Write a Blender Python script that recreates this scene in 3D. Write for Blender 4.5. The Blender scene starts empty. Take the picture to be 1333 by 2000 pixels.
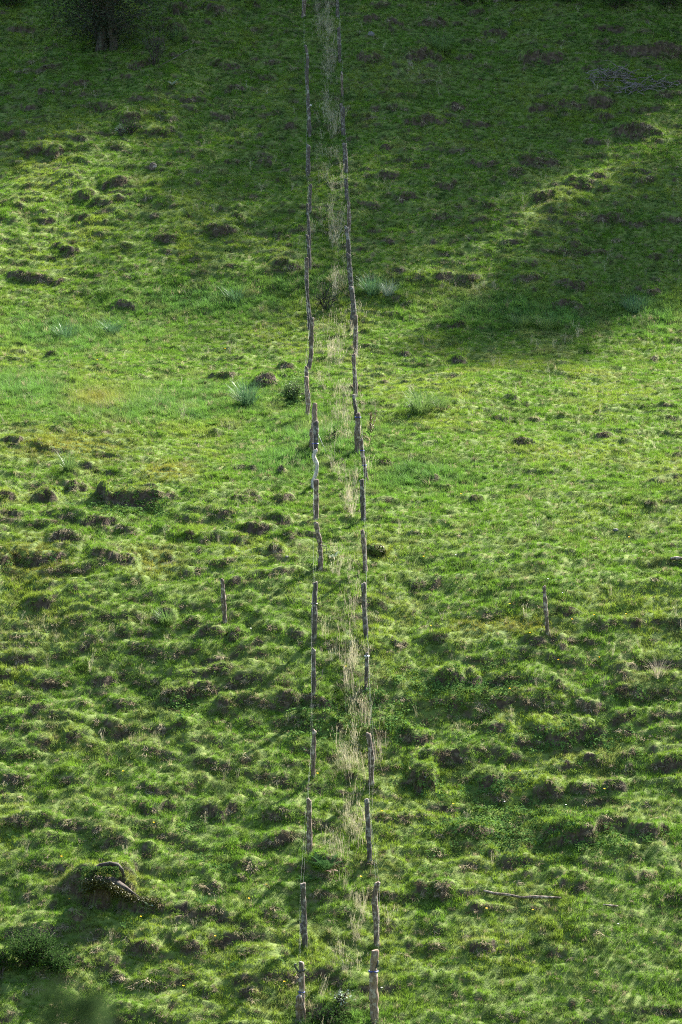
import bpy, math, random
import numpy as np
from mathutils import Vector

random.seed(11)
RNG = np.random.default_rng(7)
scene = bpy.context.scene
COL = scene.collection
R = math.radians

# ------------------------------------------------------------------ camera
FPX = 7500.0                      # focal length in pixels of the 1333 x 2000 photograph
PITCH = R(-5.0)
cam = bpy.data.cameras.new('camera')
cam.sensor_fit = 'VERTICAL'
cam.sensor_height = 36.0
cam.sensor_width = 24.0
cam.lens = 36.0 * FPX / 2000.0
cam.clip_start = 0.5
cam.clip_end = 3000.0
cam.dof.use_dof = True
cam.dof.focus_distance = 95.0
cam.dof.aperture_fstop = 2.8
cam_obj = bpy.data.objects.new('camera', cam)
COL.objects.link(cam_obj)
cam_obj.location = (0, 0, 0)
cam_obj.rotation_euler = (math.pi / 2 + PITCH, 0, 0)
scene.camera = cam_obj

# ------------------------------------------------------------------ sky, sun, exposure
SUN_AZ, SUN_EL = R(38.0), R(42.0)      # azimuth clockwise from +Y (up the hill), behind and to the right
world = bpy.data.worlds.new('World')
scene.world = world
world.use_nodes = True
wn = world.node_tree.nodes
wl = world.node_tree.links
wn.clear()
sky = wn.new('ShaderNodeTexSky')
sky.sky_type = 'NISHITA'
sky.sun_disc = False
sky.sun_elevation = SUN_EL
sky.sun_rotation = SUN_AZ
sky.altitude = 1500
sky.dust_density = 3.0
bg = wn.new('ShaderNodeBackground')
bg.inputs['Strength'].default_value = 0.088
wo = wn.new('ShaderNodeOutputWorld')
wl.new(sky.outputs[0], bg.inputs[0])
wl.new(bg.outputs[0], wo.inputs[0])
sun = bpy.data.lights.new('sun', 'SUN')
sun.energy = 5.0
sun.angle = R(1.0)
sun.color = (1.0, 0.95, 0.86)
sun_obj = bpy.data.objects.new('sun', sun)
COL.objects.link(sun_obj)
SUNDIR = Vector((math.cos(SUN_EL) * math.sin(SUN_AZ), math.cos(SUN_EL) * math.cos(SUN_AZ), math.sin(SUN_EL)))
sun_obj.rotation_euler = SUNDIR.to_track_quat('Z', 'Y').to_euler()
vs = scene.view_settings
vs.view_transform = 'Standard'
vs.look = 'None'
vs.exposure = 2.75
vs.gamma = 1.0
vs.use_curve_mapping = False
scene.cycles.use_denoising = False
scene.cycles.pixel_filter_type = 'BLACKMAN_HARRIS'
scene.cycles.filter_width = 1.05
scene.cycles.max_bounces = 4
scene.cycles.diffuse_bounces = 2
scene.cycles.transmission_bounces = 2
scene.cycles.transparent_max_bounces = 4

# ------------------------------------------------------------------ small tools
def tag(o, label=None, cat=None, group=None, kind=None):
    if label: o['label'] = label
    if cat: o['category'] = cat
    if group: o['group'] = group
    if kind: o['kind'] = kind
    return o

def empty(name, loc, label, cat, group=None):
    o = bpy.data.objects.new(name, None)
    o.empty_display_size = 0.2
    o.location = loc
    COL.objects.link(o)
    return tag(o, label, cat, group)

def mesh_obj(name, V, F, mat, parent=None, smooth=True, link=True):
    me = bpy.data.meshes.new(name)
    me.from_pydata([tuple(v) for v in V], [], F)
    if smooth:
        me.polygons.foreach_set('use_smooth', [True] * len(me.polygons))
    me.materials.append(mat)
    me.update()
    o = bpy.data.objects.new(name, me)
    if link: COL.objects.link(o)
    if parent is not None:
        o.parent = parent
    return o

def sstep(a, b, x):
    t = np.clip((x - a) / (b - a), 0, 1)
    return t * t * (3 - 2 * t)

def perlin(x, y, seed=0):
    x = np.asarray(x, float); y = np.asarray(y, float)
    xi = np.floor(x).astype(np.int64); yi = np.floor(y).astype(np.int64)
    xf = x - xi; yf = y - yi
    def grad(ix, iy, dx, dy):
        h = (ix * 374761393 + iy * 668265263 + seed * 1274126177) & 0xFFFFFFFF
        h = ((h ^ (h >> 13)) * 1274126177) & 0xFFFFFFFF
        h = h ^ (h >> 16)
        a = (h & 1023) * (2 * math.pi / 1024)
        return np.cos(a) * dx + np.sin(a) * dy
    u = xf * xf * xf * (xf * (xf * 6 - 15) + 10)
    v = yf * yf * yf * (yf * (yf * 6 - 15) + 10)
    a = grad(xi, yi, xf, yf); b = grad(xi + 1, yi, xf - 1, yf)
    c = grad(xi, yi + 1, xf, yf - 1); d = grad(xi + 1, yi + 1, xf - 1, yf - 1)
    return ((a * (1 - u) + b * u) * (1 - v) + (c * (1 - u) + d * u) * v) * 1.5

def fbm(x, y, seed=0, oct=4):
    s = 0; a = 1.0; t = 0
    for k in range(oct):
        s = s + a * perlin(x * 2 ** k, y * 2 ** k, seed + k * 17)
        t += a; a *= 0.5
    return s / t * 1.4

# ------------------------------------------------------------------ terrain
CP, SP = math.cos(PITCH), math.sin(PITCH)
def view2world(d, zv):
    return d * CP - zv * SP, d * SP + zv * CP
prof = [(-300, 30), (-60, 12), (-8, -1.2), (0, -1.75), (8, -2.75), (20, -8.0), (38, -21.5), (52, -27.0), (62, -22.8)]
for d, zv in [(75, -10.0), (80.8, -5.9), (87.5, -1.31), (97, 2.0), (108, 5.13), (118, 10.4), (131, 17.5)]:
    prof.append(view2world(d, zv))
prof += [(141, 10.2), (165, 20.0), (220, 36.0), (320, 52.0), (600, 60.0)]
PY = np.array([p[0] for p in prof]); PZ = np.array([p[1] for p in prof])

def pchip(xq):
    h = np.diff(PY); dl = np.diff(PZ) / h
    m = np.zeros(len(PY)); m[0] = dl[0]; m[-1] = dl[-1]
    for i in range(1, len(PY) - 1):
        if dl[i - 1] * dl[i] > 0:
            w1 = 2 * h[i] + h[i - 1]; w2 = h[i] + 2 * h[i - 1]
            m[i] = (w1 + w2) / (w1 / dl[i - 1] + w2 / dl[i])
    k = np.clip(np.searchsorted(PY, xq) - 1, 0, len(PY) - 2)
    t = np.clip((xq - PY[k]) / h[k], 0, 1)
    t2 = t * t; t3 = t2 * t
    return ((2 * t3 - 3 * t2 + 1) * PZ[k] + (t3 - 2 * t2 + t) * h[k] * m[k]
            + (-2 * t3 + 3 * t2) * PZ[k + 1] + (t3 - t2) * h[k] * m[k + 1])

STEP = 0.06
XF0, XF1, YF0, YF1 = -14.4, 14.4, 71.4, 135.6
fx = np.arange(XF0, XF1 + 1e-6, STEP)
fy = np.arange(YF0, YF1 + 1e-6, STEP)
def grow(start, end, first):
    out = []; s = first; p = start
    sg = 1 if end > start else -1
    while (end - p) * sg > 0:
        p += sg * s; out.append(p); s *= 1.22
    return out
GX = np.array(grow(XF0, -500, .15)[::-1] + list(fx) + grow(XF1, 500, .15))
GY = np.array(grow(YF0, -280, .15)[::-1] + list(fy) + grow(YF1, 580, .15))
NX, NY = len(GX), len(GY)
X2, Y2 = np.meshgrid(GX, GY)

def base_h(x, y):
    z = pchip(y)
    z = z + 0.30 * perlin(x / 8.0 + 3.1, y / 11.0, 5) + 0.16 * perlin(x / 3.2, y / 4.1 + 9, 6)
    # the left bank of the middle falls towards the fence line, the right side rolls gently away
    w = np.exp(-((y - 95.0) / 7.0) ** 2)
    z = z + w * 0.045 * np.clip(-x - 1.0, 0, 40)
    return z

ZB = base_h(X2, Y2)
ix0 = int(np.searchsorted(GX, XF0 - 1e-4)); iy0 = int(np.searchsorted(GY, YF0 - 1e-4))

def lookup(arr, x, y):
    """bilinear lookup on the fine grid"""
    gx = np.clip((np.asarray(x) - XF0) / STEP, 0, len(fx) - 1.001)
    gy = np.clip((np.asarray(y) - YF0) / STEP, 0, len(fy) - 1.001)
    i = gx.astype(int); j = gy.astype(int); u = gx - i; v = gy - j
    a = arr[iy0 + j, ix0 + i]; b = arr[iy0 + j, ix0 + i + 1]
    c = arr[iy0 + j + 1, ix0 + i]; d = arr[iy0 + j + 1, ix0 + i + 1]
    return (a * (1 - u) + b * u) * (1 - v) + (c * (1 - u) + d * u) * v

def ray(px, py):
    u = (px - 666.5) / FPX; v = (1000.0 - py) / FPX
    return np.array([u, CP - v * SP, SP + v * CP])

TS = np.arange(72.0, 136.0, 0.03)
def ground_at(px, py, arr):
    """where the line of sight through a photograph pixel first meets the ground"""
    d = ray(px, py)
    t = TS / d[1]
    xs, ys, zs = d[0] * t, d[1] * t, d[2] * t
    zz = lookup(arr, xs, ys)
    hit = np.nonzero(zs <= zz)[0]
    k = hit[0] if len(hit) else len(TS) - 1
    return np.array([xs[k], ys[k], zz[k]])

def project(x, y, z):
    depth = y * CP + z * SP
    up = -y * SP + z * CP
    return 666.5 + FPX * x / depth, 1000.0 - FPX * up / depth

# --- how broken the ground is: smooth in the lush belts and on the right of the middle, broken elsewhere
def ell0(px, py, items):
    s = np.zeros_like(px)
    for (cx, cy, rx, ry) in items:
        s = np.maximum(s, np.exp(-(((px - cx) / rx) ** 2 + ((py - cy) / ry) ** 2) ** 1.5))
    return s
PX0, PY0 = project(X2, np.maximum(Y2, 40), np.where(Y2 > 40, ZB, -20))
SMOOTH = ell0(PX0, PY0, [(1030,1000,420,260),(250,640,420,130),(330,790,330,90),(1150,700,300,150),(420,900,150,60),(1150,1880,260,130),(850,1900,150,100)])
ROUGH = 1 - .72 * SMOOTH
# --- terracettes: treads and short steep risers running across the slope
wv = 0.6 * perlin(X2 / 4.5, Y2 / 5.5, 21) + 0.40 * perlin(X2 / 1.4, Y2 / 1.6, 22) + 0.02 * X2
PER = 1.15
uu = (Y2 + wv) / PER
fr = uu - np.floor(uu)
tmask = sstep(-0.35, 0.35, perlin(X2 / 2.2 + 40, Y2 / 1.5, 23))
DT = 0.11 * ROUGH * (1 + .2 * sstep(1150, 1350, PY0)) * tmask * (sstep(0.0, 0.15, fr) - fr)
u2 = (Y2 + .5 * perlin(X2 / 2.1, Y2 / 2.4, 24) + .22 * perlin(X2 / .8, Y2 / .9, 25)) / .56
f2 = u2 - np.floor(u2)
DT = DT + 0.105 * (.45 + .55 * ROUGH) * sstep(-.3, .4, perlin(X2 / 1.3 + 70, Y2 / .7, 26)) * (sstep(0.0, 0.2, f2) - f2)
# --- general lumpiness
DT = DT + (.35 + .65 * ROUGH) * 0.06 * fbm(X2 / 1.0, Y2 / 0.55, 31, 3) + (.6 + .4 * ROUGH) * 0.05 * fbm(X2 / 1.0 + 5, Y2 / 0.36, 133, 2) + 0.022 * fbm(X2 / 0.22, Y2 / 0.22, 35, 2)

# --- the hummocks the photograph shows: (centre x, centre y, width, height of the dark face) in its pixels
HUM = """50,62,80,16 85,182,40,14 150,172,60,16 160,188,40,12 200,210,50,16 55,213,30,16 20,268,60,14 70,298,70,16
105,300,40,18 150,270,50,14 255,235,50,20 305,260,70,12 330,235,40,12 375,200,60,14 430,230,60,14 460,178,50,16 360,195,60,12
270,130,50,20 345,60,40,25 350,20,40,25 420,20,50,20 440,130,60,14 230,360,60,22 170,385,40,16 205,400,50,12 90,433,40,14
165,428,40,14 435,455,60,20 320,468,60,14 465,425,30,12 115,485,30,14 135,495,40,16 250,385,30,10 560,250,40,10 520,320,40,12
545,460,14,16 350,405,50,8 450,320,40,10 720,40,40,12 770,50,50,16 840,50,60,20 720,115,50,20 780,130,50,12 830,110,70,30
910,115,50,16 930,25,30,15 970,70,50,18 1040,115,40,30 1080,115,40,20 1190,85,60,14 1275,100,130,34 1100,210,60,14 1060,210,60,16
830,240,90,20 770,215,50,14 930,245,70,18 890,210,40,20 720,235,40,12 1170,200,40,30 1240,260,90,30 1180,230,40,16 1165,280,50,16
760,290,40,10 950,320,90,14 1055,320,80,22 1010,340,50,14 760,345,40,14 820,325,40,12 870,365,50,16 1170,345,30,18 1060,385,40,20
1250,355,50,16 1130,365,40,20 780,375,40,12 790,393,50,14 960,405,50,14 1110,420,60,10 1200,430,60,18 1310,430,50,16 1080,425,30,12
730,453,30,10 880,413,40,8 935,455,30,14 1120,440,40,14 1125,485,30,14 1240,440,60,14 1000,480,40,8
60,545,90,16 110,550,40,12 560,525,60,20 245,600,60,14 40,690,40,14 100,695,30,14 300,725,60,10 360,718,30,10 450,706,60,10
440,735,60,18 520,743,46,30 560,715,30,16 350,775,40,10 120,820,30,8 60,815,50,10 110,840,40,12 210,845,60,10 100,880,70,10
125,885,50,10 180,892,40,10 420,845,30,12 370,890,40,10 30,860,50,20 330,920,40,12 145,950,40,30 205,970,30,36 265,975,110,36
90,970,40,30 10,970,30,30 75,968,30,12 480,915,70,14 555,975,40,20 500,970,60,12 470,975,40,14 550,925,20,20
910,550,60,14 870,545,40,14 1030,550,60,12 1120,560,80,22 1110,600,60,20 1270,575,60,14 780,535,30,14 890,640,40,12 800,625,30,8
790,690,30,16 845,705,40,18 895,705,40,22 740,740,30,10 760,795,60,12 810,795,50,16 1000,782,30,10 985,815,40,16 1000,820,60,14
1045,822,30,10 1130,845,60,10 1180,850,40,14 1235,850,60,10 1280,700,20,16 1100,711,30,8 1325,890,40,10 1025,865,50,16
1300,940,60,14 750,905,30,20 850,940,20,14 870,955,30,10 930,975,30,14 1270,985,40,14 750,980,50,12
30,1010,60,16 120,1015,60,16 190,1020,80,24 250,1035,40,16 130,1055,60,30 215,1090,70,24 245,1095,50,18 330,1095,30,14 85,1095,100,24
10,1095,20,24 270,1145,40,10 370,1120,40,10 415,1140,26,8 460,1138,30,14 400,1060,30,12 435,1010,50,14 500,1035,70,26 545,1015,50,20
540,1080,40,20 465,1063,60,10 570,1050,30,16 80,1180,60,20 200,1180,60,10 325,1210,40,24 375,1215,40,12 410,1245,60,20 460,1240,40,20
530,1233,50,10 580,1245,30,12 245,1240,40,10 40,1295,50,14 230,1280,30,10 340,1275,30,10 255,1305,60,12 500,1290,60,10 330,1318,60,10
435,1315,50,14 90,1340,100,16 200,1335,60,22 300,1333,40,14 345,1370,60,20 400,1353,40,14 437,1380,30,20 230,1380,50,12 160,1385,40,10
80,1390,50,16 560,1370,60,20 620,1375,60,20 150,1440,60,20 220,1425,40,14 30,1425,60,10 360,1430,40,12 380,1470,40,12 480,1490,50,12
770,1038,30,8 810,1045,30,10 735,1077,30,22 815,1145,40,16 850,1143,40,12 740,1185,30,10 910,1190,40,8 830,1172,40,8 780,1260,40,16
855,1255,70,16 790,1295,40,10 1105,1200,60,16 1045,1255,50,16 1175,1220,20,12 1240,1225,20,8 1100,1270,20,14 1215,1315,80,18
880,1340,60,24 980,1338,60,16 930,1335,30,16 1090,1340,30,12 1150,1390,50,20 1220,1410,60,14 1040,1390,50,12 940,1400,60,16
1110,1445,140,30 1225,1437,24,14 975,1432,60,16 810,1445,60,20 840,1487,80,24 910,1490,60,20 1000,1485,40,14 1160,1490,50,18 1230,1485,50,16
30,1525,60,16 150,1530,60,14 300,1545,60,20 310,1585,80,18 430,1590,80,24 200,1628,60,10 130,1620,50,10 60,1625,80,10 40,1655,40,14
230,1655,70,14 290,1670,40,14 500,1560,40,14 545,1605,50,12 540,1650,60,14 480,1700,50,14 470,1718,20,10 530,1770,60,12 550,1800,30,12
290,1860,60,24 370,1860,70,28 210,1890,50,16 150,1805,40,16 60,1755,50,14 480,1870,40,12 20,1955,40,20 400,1940,60,16 480,1950,40,18
830,1528,60,42 780,1563,50,16 840,1557,40,14 960,1535,50,26 1075,1550,60,24 1140,1550,60,24 1200,1545,60,24 970,1565,30,10
1270,1630,80,24 1130,1640,130,36 850,1615,40,10 930,1640,40,16 1000,1670,60,14 960,1670,40,12 760,1670,20,16 840,1705,50,12
890,1705,50,12 1030,1712,40,14 1085,1705,40,12 1260,1720,60,12 830,1745,50,16 870,1750,60,24 1100,1735,20,10 1140,1735,20,14
765,1760,30,10 850,1795,30,10 940,1855,60,20 1080,1865,30,10 800,1845,30,10 1040,1785,40,12 1130,1787,20,8 920,1925,30,8
890,1945,20,10 1125,1965,30,8 640,1700,70,26 655,1985,70,30 280,1775,110,26 198,1744,120,54 350,1783,90,22 420,1797,100,26 480,1806,50,14"""
HUM = [tuple(map(float, s.split(','))) for s in HUM.split()]
BMP = np.zeros_like(ZB)
SOIL = np.zeros_like(ZB)
def add_bump(xc, yf, W, H, D, face=0.2, sharp=2.6, jit=0.0):
    """a hummock with a steep face towards the valley at y = yf, W wide, H high, D deep"""
    m = 0.3
    i0 = max(np.searchsorted(GX, xc - W * .62 - m), ix0); i1 = min(np.searchsorted(GX, xc + W * .62 + m), ix0 + len(fx))
    j0 = max(np.searchsorted(GY, yf - m), iy0); j1 = min(np.searchsorted(GY, yf + D + m), iy0 + len(fy))
    if i1 - i0 < 2 or j1 - j0 < 2: return
    x = X2[j0:j1, i0:i1]; y = Y2[j0:j1, i0:i1]
    sd = int(abs(xc * 977 + yf * 131)) % 9973
    xx = x + 0.10 * W * perlin(x / (.35 * W + .1), y / (.3 * W + .1), sd)
    yy = y + (0.22 * D * perlin(x / (.30 * W + .08), y / .9, sd + 1)) + 0.09 * perlin(x / .17, y / .3, sd + 2) + .06 * perlin(x / .4, y / .5, sd + 3)
    u = np.abs(xx - xc) / (W * .5)
    yy = yy - 0.35 * D * np.clip(u, 0, 1.2) ** 2          # the face curves back at its ends
    t = (yy - yf) / D
    b = H * sstep(0, face, t) * (1 - sstep(.30, 1.0, t)) * np.clip(1 - u ** sharp, 0, 1)
    BMP[j0:j1, i0:i1] = np.maximum(BMP[j0:j1, i0:i1], b)

# small anonymous lumps all over
for k in range(6200):
    x = RNG.uniform(XF0 + .5, XF1 - .5); y = RNG.uniform(YF0 + .5, YF1 - 1)
    W = RNG.uniform(.16, .70); H = RNG.uniform(.025, .07)
    H *= .7 + .3 * lookup(ROUGH, x, y); W *= .6 + .4 * lookup(ROUGH, x, y)
    add_bump(x, y, W, H, max(.3, W * RNG.uniform(.7, 1.1)), .18, 2.2)
for k in range(260):
    x = RNG.uniform(XF0 + .5, XF1 - .5); y = RNG.uniform(YF0 + .5, YF1 - 1)
    W = RNG.uniform(.5, 2.2); H = RNG.uniform(.05, .105)
    if RNG.random() > lookup(ROUGH, x, y): continue
    add_bump(x, y, W, H, max(.4, min(.9, W * RNG.uniform(.5, .8))), .11, 2.4)
for (cx, cy, w, h) in HUM:
    g = ground_at(cx, cy + h * .5, ZB)
    s = FPX / g[1]
    bank = (cx < 330 and 840 < cy < 1120) or (cx > 980 and cy < 460)
    W = w / s * (1.5 if bank else 1.2); H = h / s * (.74 if bank else .80)
    add_bump(g[0], g[1], W, H, max(H * 2.8, min(W * .6, .8), .4), .11, 2.4)
ZD = ZB + DT + BMP
# fade detail away outside the fine part so that nothing aliases there
edge = np.clip(np.minimum.reduce([X2 - (XF0 - 1), (XF1 + 1) - X2, Y2 - (YF0 - 1), (YF1 + 1) - Y2]), 0, 1)
ZD = ZB + (ZD - ZB) * edge
# normals of the finished ground
dzdy = np.gradient(ZD, GY, axis=0); dzdx = np.gradient(ZD, GX, axis=1)
RISER = sstep(.82, 1.5, dzdy)
PXY = project(X2, np.maximum(Y2, 40), np.where(Y2 > 40, ZD, -20))
# eroded patches of bare earth
BARE = ell0(PXY[0], PXY[1], [(200,1735,58,30),(290,1764,40,14),(360,1784,40,12),(425,1797,50,12),(478,1806,30,8),(1280,98,60,16),(1195,92,40,10),(140,950,26,14),(205,968,22,16),(265,985,50,12),
    (90,1098,48,11),(190,1022,40,10),(545,1082,16,10),(548,975,20,9),(545,1015,22,8),(560,527,30,8),(1240,265,40,12),(1270,1636,38,10),(750,905,14,8),(845,942,12,6),(12,1000,22,9),(640,1712,34,8),(20,1880,30,14)] +
    [(x_, y_, w_ * .42, h_ * .5) for (x_, y_, w_, h_) in HUM if (x_ < 320 and 840 < y_ < 1120) or (x_ > 980 and y_ < 460) or (x_ < 600 and 940 < y_ < 1100)])
BARE = BARE * sstep(-.25, .25, perlin(X2 / .35, Y2 / .3, 141) + .25 * BARE)
RISER = np.maximum(RISER, BARE)

# ------------------------------------------------------------------ materials
def mat_new(name):
    m = bpy.data.materials.new(name); m.use_nodes = True
    nt = m.node_tree; nt.nodes.clear()
    out = nt.nodes.new('ShaderNodeOutputMaterial')
    return m, nt, out

def ramp(nt, fac, stops):
    r = nt.nodes.new('ShaderNodeValToRGB')
    e = r.color_ramp.elements
    while len(e) < len(stops): e.new(0.5)
    for el, (p, c) in zip(e, stops):
        el.position = p; el.color = (*c, 1)
    nt.links.new(fac, r.inputs[0])
    return r.outputs[0]

def noise(nt, scale, detail=4, vec=None, rough=.55):
    n = nt.nodes.new('ShaderNodeTexNoise')
    n.inputs['Scale'].default_value = scale; n.inputs['Detail'].default_value = detail
    n.inputs['Roughness'].default_value = rough
    if vec is not None: nt.links.new(vec, n.inputs['Vector'])
    return n.outputs['Fac']

def m_soil():
    m, nt, out = mat_new('soil_and_turf')
    tc = nt.nodes.new('ShaderNodeTexCoord').outputs['Object']
    at = nt.nodes.new('ShaderNodeAttribute'); at.attribute_name = 'bare'
    soil = ramp(nt, noise(nt, 9, 6, tc), [(.3, (.022, .015, .010)), (.55, (.055, .038, .024)), (.75, (.11, .085, .055))])
    turf = ramp(nt, noise(nt, 5, 6, tc), [(.3, (.045, .070, .014)), (.55, (.082, .115, .020)), (.75, (.115, .125, .032))])
    mx = nt.nodes.new('ShaderNodeMix'); mx.data_type = 'RGBA'
    nt.links.new(at.outputs['Fac'], mx.inputs[0]); nt.links.new(turf, mx.inputs[6]); nt.links.new(soil, mx.inputs[7])
    p = nt.nodes.new('ShaderNodeBsdfPrincipled'); p.inputs['Roughness'].default_value = .95
    p.inputs['Specular IOR Level'].default_value = .15
    nt.links.new(mx.outputs[2], p.inputs['Base Color'])
    b = nt.nodes.new('ShaderNodeBump'); b.inputs['Strength'].default_value = .8; b.inputs['Distance'].default_value = .03
    nt.links.new(noise(nt, 22, 5, tc), b.inputs['Height']); nt.links.new(b.outputs[0], p.inputs['Normal'])
    nt.links.new(p.outputs[0], out.inputs[0])
    return m

def m_blade(name, trans=.4, gloss=.06, var=.35):
    """grass: colour comes with each tuft, light passes through the blades"""
    m, nt, out = mat_new(name)
    at = nt.nodes.new('ShaderNodeAttribute'); at.attribute_type = 'INSTANCER'; at.attribute_name = 'tint'
    oi = nt.nodes.new('ShaderNodeObjectInfo')
    mr = nt.nodes.new('ShaderNodeMapRange'); mr.inputs[3].default_value = 1 - var; mr.inputs[4].default_value = 1 + var
    nt.links.new(oi.outputs['Random'], mr.inputs[0])
    mul = nt.nodes.new('ShaderNodeVectorMath'); mul.operation = 'SCALE'
    nt.links.new(at.outputs['Color'], mul.inputs[0]); nt.links.new(mr.outputs[0], mul.inputs['Scale'])
    d = nt.nodes.new('ShaderNodeBsdfDiffuse'); t = nt.nodes.new('ShaderNodeBsdfTranslucent')
    nt.links.new(mul.outputs[0], d.inputs[0]); nt.links.new(mul.outputs[0], t.inputs[0])
    mx = nt.nodes.new('ShaderNodeMixShader'); mx.inputs[0].default_value = trans
    nt.links.new(d.outputs[0], mx.inputs[1]); nt.links.new(t.outputs[0], mx.inputs[2])
    g = nt.nodes.new('ShaderNodeBsdfGlossy'); g.inputs['Roughness'].default_value = .55
    g.inputs[0].default_value = (1, 1, 1, 1)
    m2 = nt.nodes.new('ShaderNodeMixShader'); m2.inputs[0].default_value = gloss
    nt.links.new(mx.outputs[0], m2.inputs[1]); nt.links.new(g.outputs[0], m2.inputs[2])
    nt.links.new(m2.outputs[0], out.inputs[0])
    return m

def m_leaf(name, c0, c1, trans=.3, gloss=.06, rough=.4, scale=3.0):
    m, nt, out = mat_new(name)
    tc = nt.nodes.new('ShaderNodeTexCoord').outputs['Object']
    c = ramp(nt, noise(nt, scale, 5, tc), [(.32, c0), (.68, c1)])
    d = nt.nodes.new('ShaderNodeBsdfDiffuse'); t = nt.nodes.new('ShaderNodeBsdfTranslucent')
    nt.links.new(c, d.inputs[0]); nt.links.new(c, t.inputs[0])
    mx = nt.nodes.new('ShaderNodeMixShader'); mx.inputs[0].default_value = trans
    nt.links.new(d.outputs[0], mx.inputs[1]); nt.links.new(t.outputs[0], mx.inputs[2])
    g = nt.nodes.new('ShaderNodeBsdfGlossy'); g.inputs['Roughness'].default_value = rough
    g.inputs[0].default_value = (1, 1, 1, 1)
    m2 = nt.nodes.new('ShaderNodeMixShader'); m2.inputs[0].default_value = gloss
    nt.links.new(mx.outputs[0], m2.inputs[1]); nt.links.new(g.outputs[0], m2.inputs[2])
    nt.links.new(m2.outputs[0], out.inputs[0])
    return m

def m_wood(name, dark, mid, light, fine=1.0, lichen=None):
    m, nt, out = mat_new(name)
    tc = nt.nodes.new('ShaderNodeTexCoord').outputs['Object']
    mp = nt.nodes.new('ShaderNodeMapping'); mp.inputs['Scale'].default_value = (1, 1, .12)
    nt.links.new(tc, mp.inputs['Vector'])
    gr = noise(nt, 55 * fine, 6, mp.outputs[0], .65)
    col = ramp(nt, gr, [(.30, dark), (.5, mid), (.72, light)])
    bl = noise(nt, 9, 5, tc, .6)
    mx = nt.nodes.new('ShaderNodeMix'); mx.data_type = 'RGBA'
    lr = ramp(nt, bl, [(.52, (0, 0, 0)), (.62, (1, 1, 1))])
    nt.links.new(lr, mx.inputs[0]); nt.links.new(col, mx.inputs[6])
    mx.inputs[7].default_value = (*(lichen or light), 1)
    p = nt.nodes.new('ShaderNodeBsdfPrincipled'); p.inputs['Roughness'].default_value = .9
    p.inputs['Specular IOR Level'].default_value = .2
    nt.links.new(mx.outputs[2], p.inputs['Base Color'])
    b = nt.nodes.new('ShaderNodeBump'); b.inputs['Strength'].default_value = .9; b.inputs['Distance'].default_value = .012
    nt.links.new(gr, b.inputs['Height']); nt.links.new(b.outputs[0], p.inputs['Normal'])
    nt.links.new(p.outputs[0], out.inputs[0])
    return m

def m_plain(name, c, rough=.6, metal=0.0):
    m, nt, out = mat_new(name)
    tc = nt.nodes.new('ShaderNodeTexCoord').outputs['Object']
    c2 = tuple(v * .7 for v in c)
    col = ramp(nt, noise(nt, 12, 4, tc), [(.3, c2), (.7, c)])
    p = nt.nodes.new('ShaderNodeBsdfPrincipled'); p.inputs['Roughness'].default_value = rough
    p.inputs['Metallic'].default_value = metal
    nt.links.new(col, p.inputs['Base Color']); nt.links.new(p.outputs[0], out.inputs[0])
    return m

MAT = dict(
    soil=m_soil(),
    grass=m_blade('pasture_grass', .48, .004, .35),
    tall=m_blade('tall_grass', .42, .008, .30),
    dry=m_blade('dry_grass', .35, .015, .30),
    thatch=m_blade('dead_thatch', .15, .0, .45),
    herb=m_blade('creeping_herbs', .3, .0, .35),
    bark=m_wood('dark_bark', (.020, .015, .012), (.055, .043, .035), (.14, .115, .095), 1, (.20, .18, .15)),
    grey=m_wood('grey_weathered_wood', (.022, .014, .010), (.082, .056, .040), (.23, .18, .14), 1, (.29, .235, .185)),
    pale=m_wood('bleached_wood', (.10, .08, .06), (.29, .25, .21), (.46, .41, .36), 1, (.40, .36, .32)),
    red=m_wood('reddish_wood', (.045, .03, .02), (.145, .095, .065), (.28, .21, .15), 1, (.26, .215, .17)),
    twig=m_wood('dead_twigs', (.04, .032, .028), (.10, .08, .07), (.20, .17, .155), 1),
    trunk=m_wood('tree_bark', (.015, .011, .009), (.04, .03, .024), (.09, .07, .055), .4, (.06, .06, .045)),
    wire=m_plain('galvanised_wire', (.20, .21, .18), .7, .0),
    rust=m_plain('black_plastic', (.02, .02, .02), .5),
    blue=m_plain('blue_cord', (.012, .03, .20), .6),
    white=m_plain('white_porcelain', (.45, .45, .43), .3),
    stone=m_plain('grey_stone', (.11, .10, .09), .9),
    fern=m_leaf('fern_green', (.022, .058, .018), (.05, .10, .03), .3, .0),
    fern_dead=m_leaf('dead_fern', (.18, .10, .06), (.36, .24, .17), .3, .03),
    shrub=m_leaf('shrub_leaf', (.018, .042, .011), (.050, .088, .022), .3, .0),
    silver=m_leaf('silver_leaf', (.011, .018, .008), (.032, .043, .022), .12, .012, .4),
    treeleaf=m_leaf('tree_leaf', (.014, .028, .010), (.036, .058, .018), .2, .0),
    dock=m_leaf('broad_leaf', (.05, .11, .018), (.10, .18, .028), .4, .0),
    bluegrass=m_leaf('blue_green_blade', (.04, .09, .035), (.075, .14, .06), .3, 0.015),
    clump=m_leaf('clump_blade', (.05, .10, .025), (.12, .18, .045), .38, 0.012),
    moss=m_leaf('yellow_moss', (.026, .034, .009), (.070, .062, .013), .1, .02),
    straw=m_leaf('pale_straw', (.22, .185, .115), (.40, .345, .245), .3, .0),
    stalk=m_leaf('brown_seed_stalk', (.07, .04, .02), (.16, .09, .05), .2, .03),
    yellow=m_leaf('yellow_petal', (.70, .42, .01), (.80, .55, .02), .2, .02),
    petal=m_leaf('white_petal', (.65, .65, .60), (.80, .80, .76), .2, .02),
    pale_leaf=m_leaf('pale_grey_leaf', (.10, .14, .09), (.20, .25, .18), .25, 0.02),
)

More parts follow.
